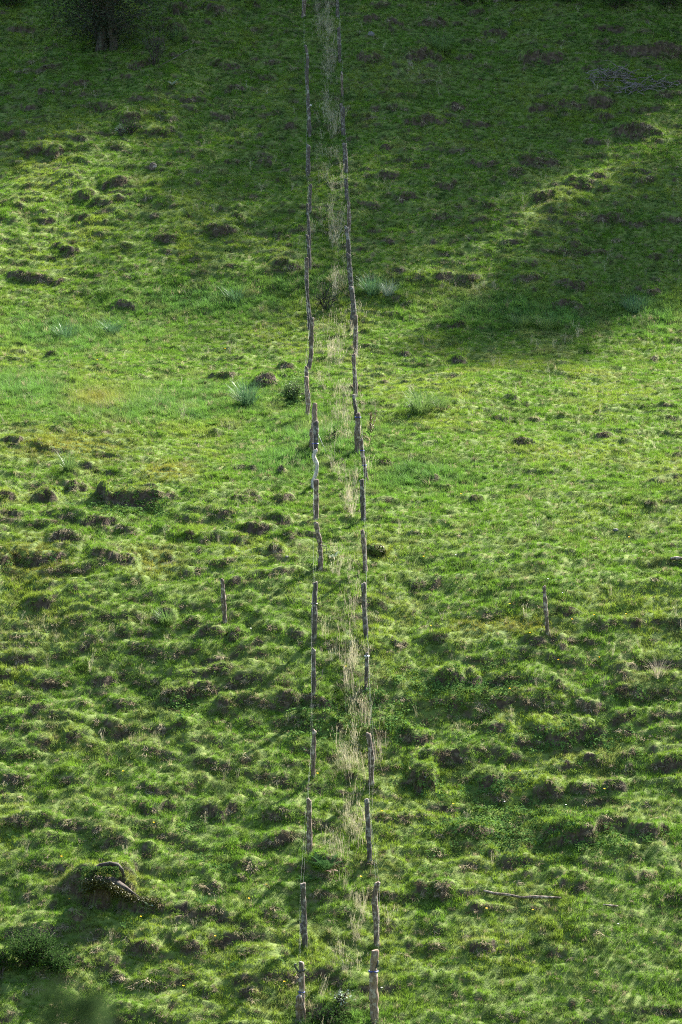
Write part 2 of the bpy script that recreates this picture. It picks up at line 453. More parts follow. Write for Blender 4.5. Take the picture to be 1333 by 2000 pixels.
# ------------------------------------------------------------------ ground sheet
def build_ground():
    co = np.empty((NX * NY, 3), np.float32)
    co[:, 0] = X2.ravel(); co[:, 1] = Y2.ravel(); co[:, 2] = ZD.ravel()
    a = (np.arange(NY - 1)[:, None] * NX + np.arange(NX - 1)[None]).ravel()
    q = np.stack([a, a + 1, a + 1 + NX, a + NX], 1).astype(np.int32)
    me = bpy.data.meshes.new('hillside')
    me.vertices.add(len(co)); me.vertices.foreach_set('co', co.ravel())
    me.loops.add(q.size); me.loops.foreach_set('vertex_index', q.ravel())
    me.polygons.add(len(q))
    me.polygons.foreach_set('loop_start', np.arange(0, q.size, 4, dtype=np.int32))
    me.polygons.foreach_set('use_smooth', np.ones(len(q), bool))
    me.update(calc_edges=True)
    at = me.attributes.new('bare', 'FLOAT', 'POINT')
    at.data.foreach_set('value', RISER.ravel().astype(np.float32))
    me.materials.append(MAT['soil'])
    o = bpy.data.objects.new('hillside', me); COL.objects.link(o)
    return tag(o, 'steep hummocky pasture hillside crossed by cattle terracettes', 'hillside', kind='structure')
build_ground()

def gz(x, y):
    return float(lookup(ZD, x, y))
def at(px, py):
    return Vector(ground_at(px, py, ZD))
def px_scale(p):
    return FPX / (p.y * CP + p.z * SP)

# ------------------------------------------------------------------ fence posts
def tube(path, radii, sides=10, cap0=True, cap1=True, rough=0.0, squ=0.0, seed=0, flat=1.0):
    """tapered tube along a path; squ > 0 squares the section"""
    rr = random.Random(seed)
    P = [Vector(p) for p in path]
    V, F = [], []
    n = len(P)
    up = Vector((0, 1, 0))
    for i in range(n):
        t = (P[min(i + 1, n - 1)] - P[max(i - 1, 0)]).normalized()
        if abs(t.dot(up)) > .95: up = Vector((1, 0, 0))
        s = t.cross(up).normalized(); b = s.cross(t).normalized()
        for k in range(sides):
            a = 2 * math.pi * k / sides
            c, sn = math.cos(a), math.sin(a)
            m = 1.0
            if squ: m = 1.0 / (abs(c) ** 6 + abs(sn) ** 6) ** (1 / 6) * squ + (1 - squ)
            r = radii[i] * m * (1 + rough * rr.uniform(-1, 1))
            V.append(P[i] + s * (c * r) + b * (sn * r * flat))
    for i in range(n - 1):
        for k in range(sides):
            k2 = (k + 1) % sides
            F.append((i * sides + k, i * sides + k2, (i + 1) * sides + k2, (i + 1) * sides + k))
    if cap0: F.append(tuple(range(sides - 1, -1, -1)))
    if cap1: F.append(tuple(range((n - 1) * sides, n * sides)))
    return V, F

def merge(parts):
    V, F = [], []
    for v, f in parts:
        o = len(V); V += list(v); F += [tuple(i + o for i in q) for q in f]
    return V, F

def resample(pts, n):
    """pts: list of (x, y); even resampling by y with smooth interpolation"""
    pts = np.array(pts, float)
    d = np.concatenate([[0], np.cumsum(np.hypot(*np.diff(pts, axis=0).T))])
    q = np.linspace(0, d[-1], n)
    return np.stack([np.interp(q, d, pts[:, 0]), np.interp(q, d, pts[:, 1])], 1)

def make_post(name, pts, width, mat, label, group, squ=0.0, seed=0, rough=.12, taper=.14, sway=.03):
    """pts: photograph pixels from the top down to the foot; the post stands upright where its foot meets the ground"""
    base = at(pts[-1][0], min(pts[-1][1], 1999))
    s = px_scale(base)
    depth = base.y
    q = resample(pts, 15 if len(pts) < 5 else 22)
    # smooth the polyline a little
    for _ in range(2):
        q[1:-1] = (q[:-2] + 2 * q[1:-1] + q[2:]) / 4
    rr = random.Random(seed * 7 + 3)
    path, rad = [], []
    n = len(q)
    y0 = 0.0
    kx, ky = rr.uniform(0, 6), rr.uniform(0, 6)
    foot_y = pts[-1][1]
    for i in range(n - 1, -1, -1):
        f = (n - 1 - i) / (n - 1)            # 0 at the foot, 1 at the top
        dx = (q[i][0] - pts[-1][0]) / s
        dz = (foot_y - q[i][1]) / s
        path.append(Vector((dx, sway * math.sin(kx + f * 4.0) - sway * math.sin(kx), dz)))
        r = width / s / 2 * (1 + taper * (.5 - f)) * (1 + .10 * math.sin(ky + 9 * f) + .06 * math.sin(kx + 23 * f) + rr.uniform(-.07, .07))
        rad.append(r)
    under = Vector((path[0].x, path[0].y, -.3))
    path.insert(0, under); rad.insert(0, rad[0] * 1.02)
    # worn, slightly rounded top
    tip = path[-1].copy(); tip.z += rad[-1] * .25; tip.x += rr.uniform(-.3, .3) * rad[-1]
    path.append(tip); rad.append(rad[-1] * .72)
    V, F = tube(path, rad, 12, rough=rough, squ=squ, seed=seed)
    # a slanted cut
    sl = rr.uniform(-.5, .5)
    for k in range(12):
        v = V[-1 - k]; v.z += (v.x - tip.x) * sl
    o = mesh_obj(name, V, F, MAT[mat])
    o.location = base
    tag(o, label, 'fence post', group)
    return o, path, rad, base, s

LEFT = [  # top to foot, from the far end of the row to the near end
 ([(596,-40),(595,0),(593,33)], 7.5, 'grey', 0, 'grey post at the top edge, leftmost of the upper pair'),
 ([(597,90),(602,112),(599.5,153),(602,180),(602,206),(603,214)], 6, 'bark', 0, 'tall thin crooked post with a pointed tip, highest full post in the left row'),
 ([(603,206),(604,225),(605,267)], 7, 'bark', 0, 'dark post with a pale sawn knob at its top left of the straw strip'),
 ([(603,285),(602.5,310),(602,345)], 8, 'bark', 0, 'short straight dark post standing alone between two gaps in the left row'),
 ([(607,361),(605.5,390),(605.5,414)], 6, 'bark', 0, 'dark post half hidden behind a pale tipped post in the left row'),
 ([(601,399),(602.5,430),(604.5,460),(606,500),(606,525)], 5.5, 'bark', 0, 'long thin mottled post with a pale tip in the left row'),
 ([(600,459),(603,480),(605,530)], 6, 'bark', 0, 'mottled post with a round knob top leaning on a thinner one'),
 ([(599,504),(600,530),(599,556)], 7, 'grey', 0, 'grey flat topped post in front of the dark bank, left row'),
 ([(600,546),(600.5,575),(603,598),(605,622),(605,645)], 7, 'bark', 0, 'black crooked post beside the blue green grass belt, left row'),
 ([(611,621),(609,650),(608.5,675),(608,697),(605,712),(602,724)], 8, 'grey', 0, 'grey brown post curving left at its foot'),
 ([(599,717),(599,735),(600,760),(601,780)], 8, 'grey', 0, 'grey stub rising behind an orange brown post'),
 ([(599,737),(599.5,755),(602,775),(602,795),(600,819)], 8.5, 'red', 0, 'orange brown post with a pale knot, left row'),
 ([(616,788),(614,807),(615,822),(612,840),(610,873)], 10, 'red', 0, 'pinkish barked post standing behind the square dark post'),
 ([(617.5,825),(617,855),(615,888)], 10, 'bark', .9, 'square dark sawn post tied with blue cord, left row'),
 ([(618,880),(613.5,889),(612,895),(618,903),(620.5,910),(618,926),(613,938),(610.5,954)], 7.5, 'pale', 0, 'bleached white zigzag post'),
 ([(618,938),(618,975),(617.5,1017)], 10, 'grey', 0, 'thick straight grey post just below the white zigzag post'),
 ([(618,1023),(621,1045),(625,1060),(627,1090),(626.5,1112)], 8.5, 'grey', 0, 'leaning grey post with a small dead twig on its right'),
 ([(617,1139),(614.5,1177),(614.5,1210),(614.5,1246)], 10, 'bark', 0, 'brown post with a dark knot halfway, slanted top, left row'),
 ([(613,1273),(613,1310),(613,1359)], 8, 'bark', .7, 'straight dark post with a pale top and a twig at its foot'),
 ([(614.5,1428),(613,1470),(611.5,1519)], 8.5, 'grey', 0, 'straight grey post flecked with white, left row'),
 ([(604,1562),(604.5,1615),(605,1673)], 9.5, 'grey', 0, 'grey lichen speckled post standing above the fern'),
 ([(592.5,1727),(594,1780),(596,1851)], 9.5, 'bark', .9, 'sawn post with a bright right edge below the fern'),
 ([(589.5,1893),(589.5,1945),(592,1999),(592.5,2012)], 10.5, 'grey', 0, 'post with a black hook and blue cord at the bottom, left row'),
 ([(584.5,1985),(584.5,1999),(585,2040)], 13, 'grey', 0, 'stub end of a grey post at the bottom edge'),
]
RIGHT = [
 ([(658,-40),(659,0),(659.5,33)], 5.5, 'bark', 0, 'dark post at the top edge, rightmost of the upper pair'),
 ([(662,57),(663,90),(664,121)], 6, 'bark', 0, 'dark straight post beside a black bank, second from the top of the right row'),
 ([(668,141),(668.5,165),(669,188)], 4.5, 'grey', 0, 'very thin grey stick of a post, third from the top of the right row'),
 ([(666,203),(670,225),(671,268)], 7, 'bark', 0, 'forked dark post with a short side branch near its top'),
 ([(673,282),(675,305),(676,336)], 8.5, 'bark', 0, 'dark straight post just below the forked post'),
 ([(676,350),(677,375),(678,396)], 6.5, 'bark', 0, 'thin dark post rising behind a bluish grey one'),
 ([(681,396),(682,422),(682,451)], 7, 'grey', 0, 'bluish grey smooth post in the right row'),
 ([(677,444),(680.5,475),(682,502)], 8, 'bark', 0, 'dark leaning post overlapping the bluish grey one'),
 ([(680.5,497),(684,530),(685,550),(686.5,575)], 9, 'bark', 0, 'thick black flat topped post beside the reddish dry grass'),
 ([(686,561),(689,582),(691,605),(689,645)], 9, 'bark', 0, 'crooked mossy black post left of the blue green tufts'),
 ([(695,616),(695,650),(695,693)], 8, 'grey', 0, 'straight grey post with a sawn pale top, right row'),
 ([(691,694),(692.5,725),(694.5,750),(695,776)], 8, 'grey', 0, 'brown grey post mottled pale, below the straight grey post'),
 ([(691,773),(692,787),(695,800),(696,822)], 6, 'bark', 0, 'short dark bent post with a pale chip at its top'),
 ([(700,808),(698.5,840),(698,884)], 10.5, 'grey', 0, 'thick pinkish grey post beside the dock plant'),
 ([(706,859),(707.5,885),(713,915),(717,946)], 7, 'grey', .9, 'flat board like post leaning to the left with blue string'),
 ([(707,939),(708.5,975),(710.5,1017)], 9, 'bark', .8, 'square dark post with a bright right edge, right row'),
 ([(708,1036),(711,1060),(713,1090),(714,1119)], 8.5, 'grey', 0, 'grey post with a dark knobbly top left of the moss cushion'),
 ([(711,1141),(710.5,1172),(713,1210),(716,1245)], 8.5, 'bark', 0, 'dark brown post rising behind the tall straw'),
 ([(717,1275),(716.5,1310),(715,1348)], 7, 'bark', 0, 'thin dark post with a white insulator at its top'),
 ([(719.5,1434),(725.5,1467),(725.5,1532)], 10.5, 'grey', 0, 'grey brown leaning post in front of pale straw, right row'),
 ([(716,1561),(720,1615),(722.5,1680)], 9.5, 'bark', 0, 'long brown post leaning left with a smooth right side'),
 ([(738,1724),(733,1747),(732,1763),(735,1796),(736.5,1844)], 11, 'grey', 0, 'pale grey bowed post with its tip bent right'),
 ([(733.5,1871),(729.5,1903),(730,1945),(731.5,1999),(732,2014)], 15.5, 'red', 0, 'thickest brown post with blue cord at the bottom, right row'),
]
LONE = [
 ([(435,1131),(437,1170),(440,1215)], 8.5, 'grey', 0, 'lone grey post standing in the pasture left of the fence rows'),
 ([(1063,1148),(1065,1180),(1070,1239)], 7.5, 'grey', 0, 'lone thin leaning post standing in the pasture right of the fence rows'),
]
def ring(r, z, cx, cy, rad, mat, name, parent):
    pts = [Vector((cx + r * math.cos(a), cy + r * math.sin(a), z + .006 * math.sin(3 * a))) for a in [2 * math.pi * k / 14 for k in range(15)]]
    V, F = tube(pts, [rad] * 15, 6, False, False)
    return mesh_obj(name, V, F, MAT[mat], parent)

POSTS = {}
for rowname, row in (('left', LEFT), ('right', RIGHT), ('lone', LONE)):
    lst = []
    for k, (pts, w, mat, squ, lab) in enumerate(row):
        o, path, rad, base, s = make_post('fence_post', pts, w * 1.04, mat, lab,
            {'left': 'posts of the left fence row', 'right': 'posts of the right fence row', 'lone': 'lone posts in the pasture'}[rowname],
            squ, seed=k + (100 if rowname == 'right' else 0))
        lst.append(dict(o=o, path=path, rad=rad, base=base, s=s, pts=pts))
    POSTS[rowname] = lst

def at_height(p, frac):
    h = p['path'][-1].z * frac
    for a, b, r in zip(p['path'], p['path'][1:], p['rad']):
        if a.z <= h <= b.z:
            t = (h - a.z) / max(1e-6, b.z - a.z)
            return a.lerp(b, t), r
    return p['path'][-1].copy(), p['rad'][-1]

def tie(p, py, mat='blue', name='cord_tie', thick=.011):
    h = (p['pts'][-1][1] - py) / p['s']
    c, r = at_height(p, h / p['path'][-1].z)
    return ring(r * 1.12, c.z, c.x, c.y, thick, mat, name, p['o'])
L, Rr = POSTS['left'], POSTS['right']
tie(L[13], 867); tie(L[22], 1951); tie(Rr[22], 1912, thick=.013); tie(Rr[13], 815); tie(Rr[14], 882); tie(Rr[14], 911)
tie(L[17], 1180, 'rust', 'wire_tie', .012); tie(Rr[18], 1281, 'white', 'insulator', .016)
def side_twig(p, pxs, r0, r1, mat, name):
    b = p['pts'][-1]
    pts = [Vector(((x - b[0]) / p['s'], -.01 * i, (b[1] - y) / p['s'])) for i, (x, y) in enumerate(pxs)]
    V, F = tube(pts, list(np.linspace(r0, r1, len(pts))), 6)
    return mesh_obj(name, V, F, MAT[mat], p['o'])
side_twig(L[22], [(589,1912),(583,1910),(578,1902),(575.5,1896),(579,1895.5)], .022, .018, 'rust', 'wire_hook')
side_twig(L[22], [(590,1908),(595,1909),(597,1905)], .03, .012, 'rust', 'knob')
side_twig(Rr[22], [(731,1905),(738,1901),(738.5,1890)], .03, .015, 'rust', 'knob')
side_twig(L[16], [(626,1066),(632,1068),(639,1069),(638,1080)], .012, .006, 'twig', 'twig')
side_twig(L[16], [(626,1062),(630,1060),(631,1064)], .018, .008, 'bark', 'branch_stub')
side_twig(L[18], [(615,1338),(622,1331),(629,1326),(631,1312)], .012, .006, 'twig', 'twig')
side_twig(Rr[3], [(670,228),(673,219),(672.5,210)], .03, .02, 'bark', 'branch_stub')
side_twig(L[2], [(604,209),(607,207),(609,208)], .03, .03, 'pale', 'sawn_knob')
side_twig(L[11], [(600,776),(604,774),(605.5,776)], .04, .025, 'pale', 'knot')
side_twig(L[21], [(595,1832),(590,1820),(589,1804)], .05, .03, 'bark', 'splinter')
side_twig(L[12], [(611,860),(607.5,850),(608,838)], .05, .03, 'red', 'bark_flake')
side_twig(POSTS['lone'][1], [(1066,1189),(1057,1189)], .008, .006, 'rust', 'nail')
side_twig(POSTS['lone'][1], [(1064,1159),(1057,1160)], .008, .006, 'rust', 'nail')

# --- wires strung down both rows
def wire(row, frac, side, label, r=.0008):
    pts = []
    prev = None
    for p in row:
        c, rr = at_height(p, frac)
        q = p['base'] + c + Vector((side * (rr + .004), -rr * .5, 0))
        if prev is not None and (q - prev).length > .6:
            for k in (1, 2, 3):
                t = k / 4
                m = prev.lerp(q, t); m.z -= .03 * 4 * t * (1 - t)
                pts.append(m)
        pts.append(q); prev = q
    org = pts[0].copy()
    V, F = tube([p - org for p in pts], [r] * len(pts), 5)
    o = mesh_obj('fence_wire', V, F, MAT['wire']); o.location = org
    return tag(o, label, 'fence wire', 'fence wires')
wire(L, .93, -1, 'thin top wire strung down the left row of posts')
wire(L, .52, -1, 'thin lower wire strung down the left row of posts')
wire(Rr, .93, 1, 'thin top wire strung down the right row of posts')
wire(Rr, .55, 1, 'thin lower wire strung down the right row of posts')
a = L[13]['base'] + at_height(L[13], .62)[0] + Vector((.06, -.05, 0)); b = at(640, 888)
V, F = tube([Vector((0, 0, 0)), (b - a) * .5 + Vector((0, 0, -.02)), b - a], [.007] * 3, 6)
o = mesh_obj('guy_wire', V, F, MAT['wire']); o.location = a
tag(o, 'pale slanting guy wire running from the square dark post to the grass', 'guy wire')

# ------------------------------------------------------------------ grass (uncountable)
PROTO = bpy.data.collections.new('grass_tuft_sources')
def blade(V, F, p, az, length, width, lean, droop, segs=3, twist=0.0):
    d = np.array([math.cos(az), math.sin(az), 0]); sd = np.array([-math.sin(az + twist), math.cos(az + twist), 0])
    o = len(V); c = np.array(p, float); ang = lean
    for i in range(segs):
        w = width * (1 - .75 * i / segs) * .5
        V.append(c - sd * w); V.append(c + sd * w)
        c = c + (d * math.sin(ang) + np.array([0, 0, math.cos(ang)])) * (length / segs)
        ang += droop / segs
    V.append(c)
    for i in range(segs - 1):
        F.append((o + 2 * i, o + 2 * i + 1, o + 2 * i + 3, o + 2 * i + 2))
    F.append((o + 2 * segs - 2, o + 2 * segs - 1, o + 2 * segs))

def tuft_proto(kind, k):
    rr = random.Random(hash(kind) % 1000 + k * 31 if False else sum(map(ord, kind)) + k * 31)
    V, F = [], []
    if kind == 'short':
        for i in range(22):
            r = .065 * math.sqrt(rr.random()); a = rr.uniform(0, 6.283)
            blade(V, F, (r * math.cos(a), r * math.sin(a), -.01), rr.uniform(0, 6.283), rr.uniform(.06, .13), rr.uniform(.005, .009),
                  rr.uniform(.1, .8), rr.uniform(.2, 1.2), 2, rr.uniform(-.6, .6))
    elif kind == 'tall':
        for i in range(26):
            r = .07 * math.sqrt(rr.random()); a = rr.uniform(0, 6.283)
            blade(V, F, (r * math.cos(a), r * math.sin(a), -.02), rr.uniform(0, 6.283), rr.uniform(.18, .36), rr.uniform(.006, .011),
                  rr.uniform(.05, .5), rr.uniform(.3, 1.6), 4, rr.uniform(-.5, .5))
    elif kind == 'dry':
        for i in range(13):
            r = .07 * math.sqrt(rr.random()); a = rr.uniform(0, 6.283)
            Lh = rr.uniform(.28, .62); az = rr.uniform(0, 6.283)
            blade(V, F, (r * math.cos(a), r * math.sin(a), -.02), az, Lh, rr.uniform(.004, .006), rr.uniform(.0, .3), rr.uniform(.0, .6), 4)
            tip = V[-1]
            for j in range(3):
                blade(V, F, tip - np.array([0, 0, .03 * j]), rr.uniform(0, 6.283), .06, .008, rr.uniform(.2, .6), .3, 2)
        for i in range(12):
            a = rr.uniform(0, 6.283)
            blade(V, F, (.05 * math.cos(a), .05 * math.sin(a), -.02), rr.uniform(0, 6.283), rr.uniform(.12, .28), .006, rr.uniform(.3, .9), rr.uniform(.5, 1.5), 3)
    elif kind == 'thatch':
        for i in range(18):
            r = .07 * math.sqrt(rr.random()); a = rr.uniform(0, 6.283)
            blade(V, F, (r * math.cos(a), r * math.sin(a), 0), -math.pi / 2 + rr.uniform(-1.0, 1.0), rr.uniform(.07, .17), rr.uniform(.006, .011),
                  rr.uniform(.7, 1.3), rr.uniform(.6, 1.5), 3, rr.uniform(-.5, .5))
    elif kind == 'herb':
        for i in range(16):
            r = .09 * math.sqrt(rr.random()); a = rr.uniform(0, 6.283); az = rr.uniform(0, 6.283)
            c = np.array([r * math.cos(a), r * math.sin(a), rr.uniform(.01, .06)])
            sz = rr.uniform(.014, .026); t = rr.uniform(-.5, .5)
            e1 = np.array([math.cos(az), math.sin(az), t]); e2 = np.array([-math.sin(az), math.cos(az), rr.uniform(-.4, .4)])
            o = len(V); V += [c - e1 * sz, c + e2 * sz * .7, c + e1 * sz, c - e2 * sz * .7]; F.append((o, o + 1, o + 2, o + 3))
    o = mesh_obj('tuft_' + kind, V, F, MAT[{'short': 'grass', 'tall': 'tall', 'dry': 'dry', 'thatch': 'thatch', 'herb': 'herb'}[kind]], smooth=False, link=False)
    return o

def scatter(name, kind, pts, ups, scale, tint, label, cat, nvar=5):
    col = bpy.data.collections.new('source_' + kind)
    for k in range(nvar):
        col.objects.link(tuft_proto(kind, k))
    n = len(pts)
    me = bpy.data.meshes.new(name)
    me.vertices.add(n); me.vertices.foreach_set('co', pts.astype(np.float32).ravel())
    # rotation: spin about the stem, then tilt
    if kind == 'thatch': spin = RNG.uniform(-.5, .5, n)
    else: spin = RNG.uniform(0, 2 * math.pi, n)
    up = ups / np.linalg.norm(ups, axis=1, keepdims=True)
    xa = np.stack([np.cos(spin), np.sin(spin), np.zeros(n)], 1)
    xa = xa - up * (xa * up).sum(1, keepdims=True); xa /= np.linalg.norm(xa, axis=1, keepdims=True)
    ya = np.cross(up, xa)
    eul = np.stack([np.arctan2(ya[:, 2], up[:, 2]), -np.arcsin(np.clip(xa[:, 2], -1, 1)), np.arctan2(xa[:, 1], xa[:, 0])], 1)
    for nm, arr, ty, key in (('rot', eul, 'FLOAT_VECTOR', 'vector'), ('tint', tint, 'FLOAT_VECTOR', 'vector')):
        a_ = me.attributes.new(nm, ty, 'POINT'); a_.data.foreach_set(key, arr.astype(np.float32).ravel())
    a_ = me.attributes.new('size', 'FLOAT', 'POINT'); a_.data.foreach_set('value', scale.astype(np.float32))
    a_ = me.attributes.new('pick', 'INT', 'POINT'); a_.data.foreach_set('value', RNG.integers(0, nvar, n).astype(np.int32))
    o = bpy.data.objects.new(name, me); COL.objects.link(o)
    tag(o, label, cat, kind='stuff')
    g = bpy.data.node_groups.new(name, 'GeometryNodeTree')
    g.interface.new_socket('Geometry', in_out='INPUT', socket_type='NodeSocketGeometry')
    g.interface.new_socket('Geometry', in_out='OUTPUT', socket_type='NodeSocketGeometry')
    N = g.nodes; Lk = g.links
    gi = N.new('NodeGroupInput'); go = N.new('NodeGroupOutput')
    ci = N.new('GeometryNodeCollectionInfo'); ci.inputs['Collection'].default_value = col
    ci.inputs['Separate Children'].default_value = True; ci.inputs['Reset Children'].default_value = True
    ip = N.new('GeometryNodeInstanceOnPoints'); ip.inputs['Pick Instance'].default_value = True
    def na(nm, ty):
        q = N.new('GeometryNodeInputNamedAttribute'); q.data_type = ty; q.inputs['Name'].default_value = nm
        return q.outputs['Attribute']
    Lk.new(gi.outputs[0], ip.inputs['Points']); Lk.new(ci.outputs[0], ip.inputs['Instance'])
    Lk.new(na('pick', 'INT'), ip.inputs['Instance Index'])
    e2r = N.new('FunctionNodeEulerToRotation'); Lk.new(na('rot', 'FLOAT_VECTOR'), e2r.inputs[0])
    Lk.new(e2r.outputs[0], ip.inputs['Rotation']); Lk.new(na('size', 'FLOAT'), ip.inputs['Scale'])
    Lk.new(ip.outputs[0], go.inputs[0])
    md = o.modifiers.new('grass', 'NODES'); md.node_group = g
    return o

def rand_points(n):
    """random ground points in what the camera can see, with a margin all round"""
    y = RNG.uniform(72.2, 134.8, n * 2)
    half = y * (1333 / 2 / FPX) * 1.04 + 1.3
    x = RNG.uniform(-1, 1, n * 2) * 13.2
    k = np.abs(x) < half
    x, y = x[k][:n], y[k][:n]
    z = lookup(ZD, x, y)
    return x, y, z
def normals(x, y):
    nx = -lookup(dzdx, x, y); ny = -lookup(dzdy, x, y)
    v = np.stack([nx, ny, np.ones_like(nx)], 1)
    return v / np.linalg.norm(v, axis=1, keepdims=True)
def ell(px, py, items):
    s = np.zeros_like(px)
    for (cx, cy, rx, ry) in items:
        s = np.maximum(s, np.exp(-(((px - cx) / rx) ** 2 + ((py - cy) / ry) ** 2)))
    return s
# where the growth differs across the pasture (patches named by where the photograph shows them, laid on the ground)
LUSH = [(120,650,200,42),(30,760,160,35),(280,790,250,40),(400,590,200,38),(600,560,150,28),(730,560,60,25),(960,605,170,38),(1090,620,90,30),(640,850,130,50),(560,905,80,35),(800,930,120,35),(1270,610,80,40),(650,1990,80,40)]
DRY = [(100,1240,140,60),(1290,1310,60,60),(430,1515,70,30),(1075,390,50,50),(480,1320,120,60),(690,1440,60,70),(1180,1500,30,40),(820,150,60,40),(280,1440,120,40),(900,560,50,30),(1080,670,40,30),(720,1350,30,60)]
STRAW = [(635,40,22,30),(645,105,18,25),(655,225,14,40),(655,430,16,60),(668,520,10,25),(638,625,28,16),(655,672,14,20),(668,795,14,26),(684,945,14,30),(686,990,10,15),(690,1150,20,30),(660,1230,30,25),(682,1300,22,30),(712,1390,12,40),(738,1450,14,30),(690,1500,30,30),(700,1600,25,40),(655,1645,25,30),(690,1850,22,30),(665,1900,30,30)]
MOSSY = [(130,870,130,30),(190,780,60,20),(60,1090,80,40),(300,1100,60,30),(1020,1220,80,20),(930,1225,60,20),(200,1720,80,30),(740,1078,25,14),(330,920,60,20)]
HERBY = [(1130,1645,100,26),(900,1345,110,30),(740,1400,80,40),(1110,1445,90,22),(830,1530,36,26),(350,1375,40,18),(270,985,70,24),(600,1420,50,30),(575,765,30,24),(960,1540,40,20),(1000,1620,120,40)]
def strip(x, y):
    """0..1 across the ungrazed strip between the two fence rows"""
    ly = np.array([p['base'].y for p in L]); lx = np.array([p['base'].x for p in L])
    ry = np.array([p['base'].y for p in Rr]); rx = np.array([p['base'].x for p in Rr])
    o1, o2 = np.argsort(ly), np.argsort(ry)
    a_ = np.interp(y, ly[o1], lx[o1]); b_ = np.interp(y, ry[o2], rx[o2])
    return (x - a_) / (b_ - a_)

def mixc(a_, b_, t):
    return a_ * (1 - t[:, None]) + b_ * t[:, None]
def C(*v): return np.array(v, float)[None]
def green(x, y, z):
    px, py = project(x, y, z)
    n1 = fbm(x / 2.6, y / 3.2, 61, 4); n2 = fbm(x / .55, y / .6, 67, 3); n3 = fbm(x / 6, y / 8, 71, 2)
    c = np.repeat(C(.088, .172, .015), len(x), 0)
    c = mixc(c, C(.145, .208, .022), sstep(-.1, .6, n1 + .5 * n3))
    c = mixc(c, C(.052, .100, .020), sstep(-.05, .6, n2))
    c = mixc(c, C(.115, .125, .036), .35 * sstep(.0, .55, fbm(x / .38 + 3, y / .30, 151, 3)))
    lush = ell(px, py, LUSH)
    c = mixc(c, C(.080, .172, .034), np.clip(lush * 1.1, 0, 1) * .7)
    c = mixc(c, C(.17, .15, .025), ell(px, py, MOSSY) * .75)
    dry = np.clip(ell(px, py, DRY) * .5 + .55 * sstep(.15, .6, fbm(x / 1.1 + 7, y / .9, 77, 3)), 0, .8)
    c = mixc(c, C(.19, .17, .07), dry * .55)
    r = RNG.random(len(x))
    c = np.where((r < .045)[:, None], C(.22, .19, .10), c)
    return c, lush, px, py

